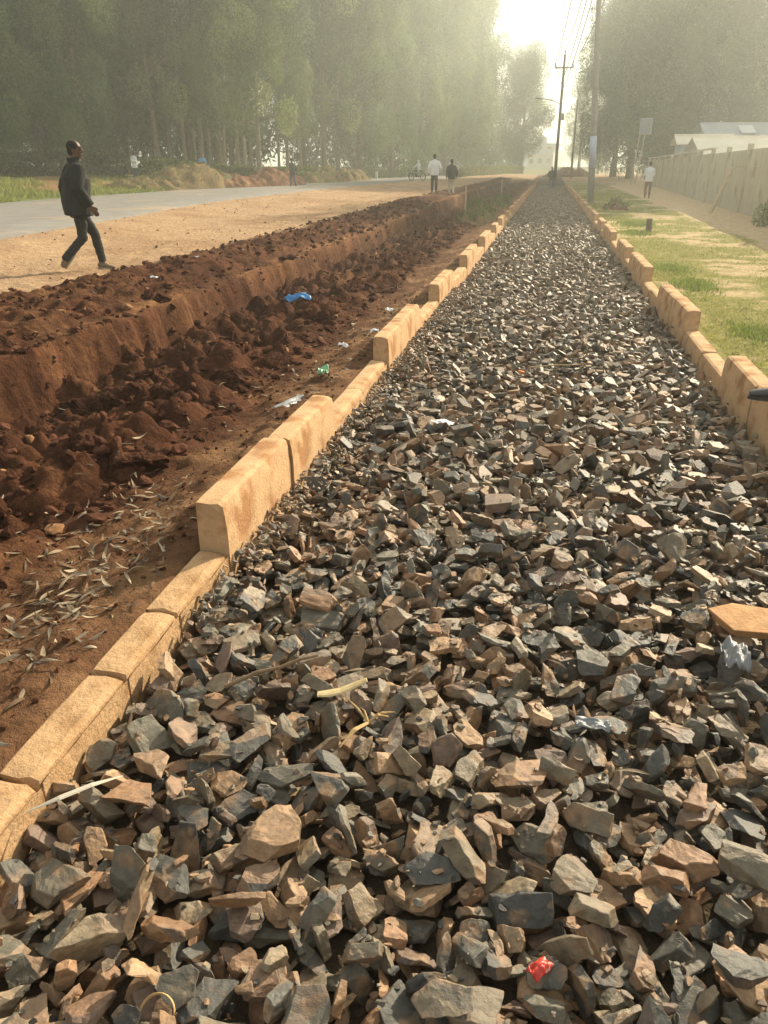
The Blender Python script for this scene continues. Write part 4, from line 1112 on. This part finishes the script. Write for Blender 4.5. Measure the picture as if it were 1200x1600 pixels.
# ------------------------------------------------------------------ stakes, posts, slab
def stake(x, y, h, r_, label, lean=(0, 0), m='stake', name='survey_stake', cat='stake', z=None, sq=False):
    g = gz(x, y) if z is None else z; mb = MB(); n = 5
    pts = [Vector((lean[0] * t + random.uniform(-.004, .004), lean[1] * t, -.12 + (h + .12) * t)) for t in np.linspace(0, 1, n)]
    mb.tube(pts, [r_ * random.uniform(.92, 1.08) for _ in pts], 4 if sq else 9)
    return link(name, mb.mesh('s'), M[m], loc=(x, y, g), label=label, cat=cat)
gs = gz(-2.5, 25.6)
stake(-2.5, 25.6, 1.15 - .0, .028, 'slim upright wooden survey stake standing in the trench by the weedy heap', z=min(gs, -.15), sq=True)
stake(-2.6, 47, 1.0, .03, 'far slim stake in the trench beyond the two people', sq=True)
stake(2.5, 21.2, .33, .075, 'short dark wooden stump standing in the grass', m='wood_pole', name='wooden_stump', cat='stump')
stake(5.55, 30.5, 1.45, .06, 'rough wooden post leaning towards the wall on the right', lean=(.55, .1), m='stake', name='leaning_post', cat='post')
x, y = wpos(1106, 36); stake(x, y, .16, .05, 'small pale stone lying in the shade of the wall', m='plaster', name='small_stone', cat='stone')
x, y = wpos(588, 85); stake(x, y, .75, .14, 'small white marker stone at the far edge of the road', m='white', name='marker_stone', cat='marker stone')
mb = MB(); mb.box((0, 0, .09), (1.9, .8, .2), Matrix.Rotation(.1, 4, 'Z')); x, y = wpos(948, 76)
link('concrete_slab', mb.mesh('slab', bevel=.02), M['wall'], loc=(x, y, gz(x, y)), label='flat concrete slab lying in the grass beyond the grey pole', cat='slab')
r_ = np.random.default_rng(77)
V, F, C = leaf_cloud(r_, [np.array([0, 0, .3]), np.array([.2, .3, .2])], [np.array([.3, .3, .35])] * 2, [260, 200], .11, [(.17, .22, .06), (.22, .25, .08)])
sb = empty('small_shrub', (5.65, 23.4, gz(5.65, 23.4)), label='small yellow-green shrub at the right edge of the photo, by the wall', cat='shrub')
link('foliage', quads_mesh('f', V, F, fcol=C), M['grass'], sb); mb = MB(); mb.tube([(0, 0, -.05), (.05, .05, .4)], [.02, .008], 5); link('stem', mb.mesh('s'), M['bark'], sb)

# ------------------------------------------------------------------ litter things
def crumple(name, m, loc, size, label, cat, seed=1, fold=.35, rz=0, n=16, name_=None):
    r = np.random.default_rng(seed); U, W = np.meshgrid(np.linspace(-1, 1, n), np.linspace(-1, 1, n), indexing='ij')
    X = U * size[0] / 2 * (1 - .25 * fbm(W * 2 + seed, U, 3, 2)); Y = W * size[1] / 2 * (1 - .3 * fbm(U * 2, W + seed, 4, 2))
    Z = size[2] * (1 - .5 * (U * U + W * W)) * .5 + size[2] * 1.3 * (fbm(U * 1.6 + seed, W * 1.6, seed, 2) - .5) + size[2] * fold * (np.abs(fbm(U * 2.2, W * 2.2 + seed, 9, 2) - .5) * 1.4)
    V = np.stack([X.ravel(), Y.ravel(), Z.ravel()], 1); a = (np.arange(n - 1)[:, None] * n + np.arange(n - 1)[None]).ravel(); F = np.stack([a, a + n, a + n + 1, a + 1], 1)
    me = quads_mesh(name, V, F, smooth=True); o = link(name, me, m, loc=loc, rot=(0, 0, rz), label=label, cat=cat)
    s = o.modifiers.new('t', 'SOLIDIFY'); s.thickness = .0015
    return o
crumple('blue_bag', M['blue_plastic'], (-3.0, 9.55, gz(-3.0, 9.55) + .22), (.36, .17, .11), 'crumpled blue plastic bag on the clods in the trench', 'plastic bag', 3, rz=.5)
crumple('paper_scrap', M['white_plastic'], (-.56, 4.72, gtop(-.56, 4.72) + .012), (.17, .11, .035), 'white scrap of paper lying on the stones in the middle of the path', 'paper scrap', 5, rz=-.2)
crumple('red_wrapper', M['red_plastic'], (.11, 1.12, gtop(.11, 1.12, .02) + .006), (.062, .036, .02), 'small red and white wrapper between the stones at the bottom', 'wrapper', 7, fold=.6, rz=.9)
crumple('grey_plastic_sheet', M['grey_plastic'], (-1.68, 5.1, gz(-1.68, 5.1) + .012), (.10, .42, .03), 'dirty grey plastic strip beside the first raised kerb blocks', 'plastic strip', 9, rz=-.25)
crumple('green_bottle', M['green_plastic'], (-1.62, 5.75, gz(-1.62, 5.75) + .03), (.09, .2, .06), 'flattened pale green plastic bottle next to the kerb', 'bottle', 11, rz=.2)
crumple('plastic_rag', M['grey_plastic'], (.72, 2.30, gtop(.72, 2.30) + .01), (.09, .17, .06), 'crumpled grey plastic rag in the stones below the rusty slab', 'plastic rag', 13, fold=.8)
crumple('plastic_film', M['grey_plastic'], (.25, 1.92, gtop(.25, 1.92) + .003), (.12, .05, .025), 'scrap of thin clear grey film among the stones right of centre', 'plastic film', 15, fold=.8)
crumple('white_scrap', M['white_plastic'], (-4.9, 9.5, gz(-4.9, 9.5) + .03), (.12, .06, .03), 'small white scrap on the dark spoil heap', 'paper scrap', 17)
crumple('wrapper_scrap', M['white_plastic'], (-5.4, 12.0, gz(-5.4, 12.0) + .03), (.12, .07, .03), 'small white scrap at the sunlit edge of the spoil heap', 'paper scrap', 19)
for k, (x, y) in enumerate([(-1.75, 6.9), (-1.6, 7.6), (-1.7, 8.9)]):
    crumple('litter_scrap', M['white_plastic'], (x, y, gz(x, y) + .02), (.10, .06, .04), ['nearest', 'middle', 'furthest'][k] + ' whitish litter scrap lying between trench and left kerb', 'litter scrap', 21 + k)
def prop_lump(name, mt, loc, dims, label, cat, seed, rot=(0, 0, 0), rough=.2):
    r = np.random.default_rng(seed); V, F = lump(r, 4, rough); V = V / np.abs(V).max(0) * np.array(dims) / 2
    return link(name, quads_mesh(name, V, F), mt, loc=loc, rot=rot, label=label, cat=cat)
bm_, ly_ = cut_rock(np.random.default_rng(8), (1, .72, .16), 7); bmesh.ops.bevel(bm_, geom=list(bm_.edges), offset=.02, segments=2, affect='EDGES', clamp_overlap=True)
me = bpy.data.meshes.new('slab'); bm_.to_mesh(me); bm_.free(); me.transform(Matrix.Scale(.14, 4))
link('rusty_slab', me, M['slab'], loc=(.83, 2.55, gtop(.83, 2.55, .06) + .012), rot=(R(3), R(-5), .4), label='large flat rust-orange stone slab tilted up at the right edge of the gravel', cat='stone slab')
# orange chip far up the path
prop_lump('orange_fragment', mat('orange fragment', (.65, .25, .08), .7, noise=(20, .2)), (-.10, 6.05, .035), (.06, .05, .04), 'small bright orange brick fragment on the stones up the path', 'brick fragment', 4)
# wood chip, stick, husk, leaf
mb = MB(); zt = gtop(-.5, 1.87, .05)
mb.tube([(-.075, -.018, .0), (-.04, -.012, .004), (-.005, 0, .01), (.03, .016, .022), (.07, .03, .040)], [(.014, .004), (.019, .005), (.018, .005), (.017, .005), (.012, .004)], 8, up=(0, 1, 0)); link('wood_chip', mb.mesh('c'), M['chip'], loc=(-.50, 1.87, zt + .012), label='pale yellow flat wood splinter lying on the stones left of centre', cat='wood chip')
mb = MB(); zt = gtop(-.78, 1.95, .05); mb.tube([(-.13, -.075, -.025), (-.04, -.02, .004), (.03, .012, .012), (.09, .045, .03), (.14, .07, .034)], [.0075, .007, .006, .006, .004], 7); link('stick', mb.mesh('s'), M['twig'], loc=(-.76, 1.95, zt + .02), label='thin brown stick resting across stones left of centre', cat='stick')
mb = MB(); zt = gtop(-.4, 1.75, .05)
rq = random.Random(4)
for k in range(7):
    a = rq.uniform(.2, 2.6); L = rq.uniform(.06, .12); mb.tube([(0, 0, 0), (math.cos(a) * L * .5, math.sin(a) * L * .5, .018), (math.cos(a) * L, math.sin(a) * L, rq.uniform(-.01, .03))], [.0035, .0028, .001], 5)
mb.tube([(0, 0, 0), (-.03, -.05, .01), (-.06, -.11, -.01)], [(.006, .004), (.009, .004), (.002, .002)], 6)
link('dry_grass_tuft', mb.mesh('h'), M['husk'], loc=(-.40, 1.78, zt + .012), label='small tuft of dry orange grass stalks and husk in the stones beside the wood splinter', cat='dry grass')
mb = MB(); mb.tube([(0, -.12, .0), (.01, -.04, .02), (.0, .04, .02), (-.02, .12, .0)], [(.002, .001), (.009, .002), (.008, .002), (.002, .001)], 6, up=(1, 0, 0))
link('pale_leaf', mb.mesh('l'), M['beige_cloth'], loc=(-1.08, 1.34, gtop(-1.08, 1.34, .05) + .006), rot=(0, 0, -.9), label='single long pale dry leaf lying on the stones by the left kerb', cat='leaf')
mb = MB(); mb.tube([(-.035 * math.cos(a), .03 * math.sin(a), .01 + .018 * math.sin(a)) for a in np.linspace(0, 3.0, 12)], [(.002 + .007 * math.sin(t), .0018) for t in np.linspace(0.05, 3.09, 12)], 8, up=(0, 0, 1))
link('curled_husk', mb.mesh('l', smooth=True), M['husk'], loc=(-.62, .86, gtop(-.62, .86, .05) + .004), label='small curled husk at the bottom left of the gravel', cat='husk')
mb = MB(); mb.tube([(-.2, -.03, 0), (0, 0, .02), (.2, .05, .02)], [.005, .005, .003], 6); link('twig', mb.mesh('s'), M['stake'], loc=(.16, 6.2, .05), label='thin pale twig lying across the stones up the path', cat='twig')
# lone shoe
def shoe_mesh(L=.28):
    mb = MB(); prof = [(-.48, .030, .045), (-.40, .036, .085), (-.25, .037, .098), (-.08, .037, .085), (.10, .041, .062), (.28, .045, .052), (.40, .042, .044), (.48, .024, .030)]
    pts = []; rad = []
    for t, wv, h in prof: pts.append((0, t * L, h / 2 + .012)); rad.append((wv, h / 2))
    mb.tube(pts, rad, 14, up=(1, 0, 0)); return mb
def sole_mesh(L=.28):
    mb = MB(); o = []
    for k in range(24):
        a = 2 * math.pi * k / 24; y = math.sin(a) * .5 * L; wv = .043 - .008 * math.exp(-((y + .03) / .05) ** 2); o.append((math.cos(a) * wv, y))
    V = [(x, y, 0) for x, y in o] + [(x * .97, y * .99, .022) for x, y in o]; n = 24
    mb.add(V, [tuple(reversed(range(n))), tuple(range(n, 2 * n))] + [(i, (i + 1) % n, n + (i + 1) % n, n + i) for i in range(n)]); return mb
sroot = empty('black_shoe', (1.40, 4.80, .240), R(82), label='black shoe resting on the raised kerb at the right edge of the photo', cat='shoe')
link('upper', fuse(shoe_mesh(), 'shoe', .006, 3), M['shoe_black'], sroot); link('sole', sole_mesh().mesh('sole'), M['rubber'], sroot)

# ------------------------------------------------------------------ people
def person(loc, rz, label, pose, mats, H=1.75, fine=False, group=None, jacket_hem=.80, loose=1.0, hood=False, skirt=False, hair='short', head_turn=0):
    """pose: hipL/R knee ankle, elbow, wrist positions for a 1.75 m figure facing +Y"""
    s = H / 1.75; root = empty('person', loc, rz, label=label, cat='person', group=group); root.scale = (s, s, s)
    vx = .0075 if fine else .016
    J = {k: Vector(v) for k, v in pose.items() if not k.startswith('foot')}
    lean = J.get('lean', Vector((0, 0, 0)))
    hz = J['hip'].z; sh = Vector((0, 0, hz + .51)) + lean; neck = sh + Vector((0, .01, .07)); hd = neck + Vector((lean.x * .1, .03, .145))
    HR = Matrix.Rotation(head_turn, 3, 'Z')
    b = MB()
    b.tube([Vector((0, 0, hz - .06)), Vector((0, 0, hz + .06)), Vector((0, 0, hz + .18)) + lean * .35, Vector((0, 0, hz + .34)) + lean * .7, sh - Vector((0, 0, .02)), sh + Vector((0, 0, .04))],
           [(.145, .10), (.15, .105), (.13, .09), (.155, .10), (.15, .085), (.07, .06)], 16, up=(1, 0, 0))
    b.tube([sh, neck + Vector((0, .005, .03)), hd - Vector((0, 0, .05))], [.062, .054, .055], 12)
    b.ball(hd + Vector((0, -.005, .03)), (.074, .094, .095)); b.ball(hd + HR @ Vector((0, .022, -.035)), (.056, .070, .078)); b.ball(hd + HR @ Vector((0, .062, -.092)), (.030, .028, .022))
    b.tube([hd + HR @ Vector((0, .086, .025)), hd + HR @ Vector((0, .108, -.018)), hd + HR @ Vector((0, .094, -.034))], [.010, .016, .014], 8)      # nose
    b.ball(hd + HR @ Vector((0, .088, -.062)), (.026, .012, .010)); b.ball(hd + HR @ Vector((0, .078, .035)), (.055, .018, .010))         # lips, brow
    for sx in (-1, 1):
        b.ball(hd + HR @ Vector((sx * .076, -.005, -.005)), (.010, .020, .032)); b.ball(hd + HR @ Vector((sx * .03, .078, -.02)), (.02, .016, .016))
        k = 'R' if sx > 0 else 'L'
        S = sh + Vector((sx * .185, 0, -.03)); E_, W_ = J['elbow' + k], J['wrist' + k]
        b.tube([S - Vector((sx * .06, 0, 0)), S, S.lerp(E_, .5), E_, E_.lerp(W_, .4), W_], [.055, .055, .047, .040, .040, .026], 12)
        hp = Vector((sx * .09, 0, hz - .02)); K, A = J['knee' + k], J['ankle' + k]
        b.tube([hp, hp.lerp(K, .5), K, K.lerp(A, .35), A], [.085, .072, .054, .054, .036], 12)
        # hand
        d = (W_ - E_).normalized(); fwd = Vector((0, 1, 0)); fwd = (fwd - d * fwd.dot(d)).normalized(); nrm = d.cross(fwd)
        pc = W_ + d * .05
        b.tube([W_ - d * .01, W_ + d * .03, W_ + d * .09], [(.024, .017), (.040, .015), (.038, .013)], 12, up=fwd)
        if fine:
            for q, (o, ln) in enumerate([(.030, .070), (.010, .078), (-.010, .073), (-.029, .056)]):
                p0 = W_ + d * .085 + fwd * o; c = nrm * (-sx if nrm.x * sx > 0 else sx) 
                b.tube([p0, p0 + d * ln * .45 + c * .004, p0 + d * ln * .8 + c * .014, p0 + d * ln + c * .026], [.0092, .0088, .008, .0068], 8)
            t0 = W_ + d * .03 + fwd * .028; b.tube([t0, t0 + d * .03 + fwd * .022, t0 + d * .06 + fwd * .026], [.013, .0105, .0085], 8)
        else: b.tube([W_ + d * .08, W_ + d * .16], [(.036, .012), (.026, .010)], 8, up=fwd)
    link('body', fuse(b, 'body', vx, 2), M[mats['skin']], root)
    # eyes are only worth building on the near figure
    if fine:
        for sx in (-1, 1):
            e = MB(); e.ball(hd + HR @ Vector((sx * .030, .088, .005)), .011); link('eye', e.mesh('eye', smooth=True), M['black'], root)
    h = MB()
    if hood: h.ball(hd + Vector((0, -.02, .01)), (.105, .12, .135)); h.ball(hd + Vector((0, -.04, -.1)), (.10, .09, .08))
    else: h.ball(hd + Vector((0, -.020, .042)), (.080, .093, .084)); h.ball(hd + HR @ Vector((0, -.045, -.015)), (.070, .062, .075))
    link('hood' if hood else 'hair', fuse(h, 'hair', vx, 1), M[mats['hair']], root)
    # top
    j = MB(); L_ = loose
    j.tube([Vector((0, -.01, jacket_hem)), Vector((0, -.008, hz + .06)) + lean * .1, Vector((0, 0, hz + .2)) + lean * .4, Vector((0, 0, hz + .36)) + lean * .75, sh + Vector((0, -.005, -.05)), sh + Vector((0, 0, .015)), neck + Vector((0, 0, .02))],
           [(.205 * L_, .145 * L_), (.20 * L_, .145 * L_), (.195 * L_, .14 * L_), (.205 * L_, .142 * L_), (.19, .12), (.12, .085), (.068, .064)], 20, up=(1, 0, 0))
    for sx in (-1, 1):
        k = 'R' if sx > 0 else 'L'; S = sh + Vector((sx * .175, 0, -.035)); E_, W_ = J['elbow' + k], J['wrist' + k]
        j.tube([S - Vector((sx * .09, 0, -.03)), S, S.lerp(E_, .5), E_, E_.lerp(W_, .5), W_ - (W_ - E_).normalized() * .01], [.06, .078 * L_, .072 * L_, .064 * L_, .060 * L_, .052 * L_], 14)
    if fine: j.tube([neck + Vector((0, -.012, -.02)), neck + Vector((0, -.014, .045))], [(.080, .078), (.078, .076)], 14)
    me = fuse(j, 'top', vx * 1.1, 2)
    if fine:   # cloth folds
        n = len(me.vertices); co = np.empty(n * 3); me.vertices.foreach_get('co', co); co = co.reshape(-1, 3); nn = np.empty(n * 3); me.vertices.foreach_get('normal', nn); nn = nn.reshape(-1, 3)
        d = (fbm(co[:, 0] * 9 + co[:, 2] * 3, co[:, 2] * 5 - co[:, 1] * 6, 17, 3) - .5) * .035; co = co + nn * d[:, None]; me.vertices.foreach_set('co', co.ravel())
    link(mats.get('topname', 'shirt'), me, M[mats['top']], root)
    # trousers
    t = MB(); t.tube([Vector((0, 0, hz - .10)), Vector((0, 0, hz)), Vector((0, 0, hz + .08))], [(.155, .12), (.165, .125), (.15, .11)], 16, up=(1, 0, 0))
    for sx in (-1, 1):
        k = 'R' if sx > 0 else 'L'; hp = Vector((sx * .085, 0, hz - .03)); K, A = J['knee' + k], J['ankle' + k]
        t.tube([hp, hp.lerp(K, .45), K, K.lerp(A, .4), A + (K - A).normalized() * .02], [.098, .088, .070, .066, .056], 14)
    me = fuse(t, 'trousers', vx * 1.1, 2)
    if fine:
        n = len(me.vertices); co = np.empty(n * 3); me.vertices.foreach_get('co', co); co = co.reshape(-1, 3); nn = np.empty(n * 3); me.vertices.foreach_get('normal', nn); nn = nn.reshape(-1, 3)
        d = (fbm(co[:, 0] * 8, co[:, 2] * 22 + co[:, 1] * 9, 27, 3) - .5) * .022; co = co + nn * d[:, None]; me.vertices.foreach_set('co', co.ravel())
    link('trousers', me, M[mats['legs']], root)
    for sx in (-1, 1):
        k = 'R' if sx > 0 else 'L'; A = J['ankle' + k]; pt = pose.get('foot' + k, 0); Rm = Matrix.Translation(A) @ Matrix.Rotation(-pt, 4, 'X') @ Matrix.Translation(Vector((0, .055, -.085)))
        sm = fuse(shoe_mesh(.27), 'shoe', .009, 2) if fine else shoe_mesh(.27).mesh('shoe', smooth=True)
        sm.transform(Rm); link('shoe', sm, M[mats['shoe']], root)
        so = sole_mesh(.27).mesh('sole'); so.transform(Rm); link('sole', so, M['sole'], root)
    return root
STAND = dict(hip=(0, 0, .92), kneeL=(-.10, .02, .50), ankleL=(-.10, 0, .09), kneeR=(.10, .02, .50), ankleR=(.11, 0, .09), elbowL=(-.27, -.02, 1.13), wristL=(-.27, .06, .88), elbowR=(.27, -.02, 1.13), wristR=(.27, .06, .88))
WALK = dict(hip=(0, 0, .905), kneeL=(-.09, .20, .50), ankleL=(-.09, .26, .095), kneeR=(.09, -.02, .47), ankleR=(.09, -.33, .17), footL=.12, footR=-.85, lean=(0, .03, 0),
            elbowL=(-.27, -.10, 1.14), wristL=(-.27, -.06, .88), elbowR=(.28, -.03, 1.13), wristR=(.27, .12, .90))
AWAY = dict(WALK, kneeL=(-.09, .12, .49), ankleL=(-.09, .14, .09), kneeR=(.09, .0, .48), ankleR=(.09, -.20, .12), footR=-.45, footL=.0)
POCKET = dict(STAND, elbowL=(-.33, -.08, 1.15), wristL=(-.19, .10, .98), elbowR=(.33, -.08, 1.15), wristR=(.19, .10, .98))
PHONE = dict(STAND, elbowL=(-.24, .02, 1.14), wristL=(-.08, .24, 1.22), elbowR=(.24, .02, 1.14), wristR=(.07, .25, 1.24))
mx_, my_ = wpos(113, 11.95)
person((mx_, my_, gz(mx_, my_) - .004), R(-47), 'man in a loose black jacket walking across the sunlit dirt at the left', WALK,
       dict(skin='skin', hair='hair', top='black', legs='trouser', shoe='shoe', topname='jacket'), H=1.76, fine=True, jacket_hem=.78, loose=1.34, head_turn=R(-28))
def far(px, d, rz, label, pose, mats, H=1.72, **k):
    x, y = wpos(px, d); return person((x, y, gz(x, y)), rz, label, pose, mats, H=H, **k)
base = dict(skin='skin', hair='hair', shoe='shoe_black')
far(679, 40, R(10), 'person in a white shirt, walking on the dirt beyond the trench', AWAY, dict(base, top='white', legs='trouser'), loose=1.1)
far(706, 41, R(14), 'person in a dark top and pale trousers beside the walker in white', AWAY, dict(base, top='trouser', legs='beige_cloth'), H=1.64)
far(1016, 43.5, R(0), 'person in a white top and maroon trousers by the wall', PHONE, dict(base, top='white', legs='maroon'), H=1.74)
far(211, 51, R(150), 'person in a white shirt standing by the dark hedge across the road', PHONE, dict(base, top='white', legs='navy'), H=1.68)
far(317, 59.5, R(200), 'person in a light blue shirt seen behind the grassy earth mound', STAND, dict(base, top='blue_cloth', legs='navy'), H=1.72)
far(457, 54, R(60), 'dark clothed person standing at the road edge in front of the brown earth mound', AWAY, dict(base, top='trouser', legs='navy'), H=1.72)
far(863, 66, R(175), 'dark figure standing at the foot of the lamp pole', POCKET, dict(base, top='trouser', legs='navy'), H=1.7)
# motorcycle with its rider
def motorcycle():
    x, y = wpos(652, 76); g = gz(x, y) + .0; root = empty('motorcycle', (x, y, g + .04), R(62), label='green and dark motorcycle with a rider on the far side of the road', cat='motorcycle')
    for k, yy in enumerate((-.66, .66)):
        mb = MB(); n = 24; pts = [(0, yy + .29 * math.cos(2 * math.pi * i / n), .31 + .29 * math.sin(2 * math.pi * i / n)) for i in range(n + 1)]; mb.tube(pts, .045, 8, up=(1, 0, 0))
        wh = empty('wheel', (0, 0, 0)); wh.parent = root; link('tyre', mb.mesh('t', smooth=True), M['rubber'], wh)
        mb = MB(); mb.tube([(-.05, yy, .31), (.05, yy, .31)], .06, 10)
        for i in range(8):
            a = math.pi * i / 4; mb.tube([(0, yy, .31), (0, yy + .26 * math.cos(a), .31 + .26 * math.sin(a))], .008, 4)
        link('rim', mb.mesh('r'), M['metal'], wh)
    mb = MB(); mb.tube([(0, -.66, .31), (0, -.2, .42), (0, .15, .50), (0, .45, .80)], .03, 8); mb.tube([(0, .45, .85), (0, -.3, .72), (0, -.75, .74)], .025, 8); link('frame', mb.mesh('f'), M['metal'], root)
    mb = MB(); mb.ball((0, .18, .82), (.13, .25, .12)); link('fuel_tank', mb.mesh('f', smooth=True), M['bike_green'], root)
    mb = MB(); mb.ball((0, -.32, .80), (.13, .40, .06)); link('seat', mb.mesh('f', smooth=True), M['rubber'], root)
    mb = MB(); mb.box((0, .02, .48), (.22, .3, .28)); link('engine', mb.mesh('e', bevel=.03), M['metal'], root)
    mb = MB()
    for sx in (-.08, .08): mb.tube([(sx, .66, .31), (sx, .45, .95)], .022, 6)
    link('fork', mb.mesh('f'), M['metal'], root)
    mb = MB(); mb.tube([(-.36, .34, 1.05), (-.1, .44, 1.0), (.1, .44, 1.0), (.36, .34, 1.05)], .018, 6); link('handlebar', mb.mesh('f'), M['metal'], root)
    mb = MB(); mb.ball((0, .55, .92), (.09, .08, .09)); link('headlight', mb.mesh('f', smooth=True), M['white_plastic'], root)
    mb = MB(); mb.tube([(0, .66 + .36 * math.cos(a), .31 + .36 * math.sin(a)) for a in (.4, .9, 1.5, 2.1)], [(.07, .012)] * 4, 6, up=(1, 0, 0)); link('mudguard', mb.mesh('m'), M['bike_green'], root)
    RIDE = dict(hip=(0, 0, .92), kneeL=(-.20, .38, .78), ankleL=(-.17, .15, .40), kneeR=(.20, .38, .78), ankleR=(.17, .15, .40), elbowL=(-.32, .25, 1.18), wristL=(-.34, .50, 1.06), elbowR=(.32, .25, 1.18), wristR=(.34, .50, 1.06), lean=(0, .06, 0))
    c, s_ = math.cos(R(62)), math.sin(R(62)); oy = -.2
    person((x - s_ * oy, y + c * oy, g - .02), R(62), 'rider in a light top sitting on the motorcycle across the road', RIDE, dict(skin='skin', hair='white', shoe='shoe_black', top='white', legs='navy'), hood=True)
motorcycle()
# ------------------------------------------------------------------ haze
def build_haze():
    mb = MB(); mb.box((0, 0, 16.0), (3100, 3100, 36.0))
    me = mb.mesh('haze'); m = bpy.data.materials.new('haze'); m.use_nodes = True; n = m.node_tree; n.nodes.clear()
    o = n.nodes.new('ShaderNodeOutputMaterial'); v = n.nodes.new('ShaderNodeVolumePrincipled')
    v.inputs['Color'].default_value = (.93, .98, .92, 1); v.inputs['Density'].default_value = HAZE_DENSITY; v.inputs['Anisotropy'].default_value = HAZE_ANISO
    n.links.new(v.outputs[0], o.inputs['Volume']); link('haze', me, m, kind='stuff', label='warm backlit dusty haze filling the air', cat='haze')
build_haze()
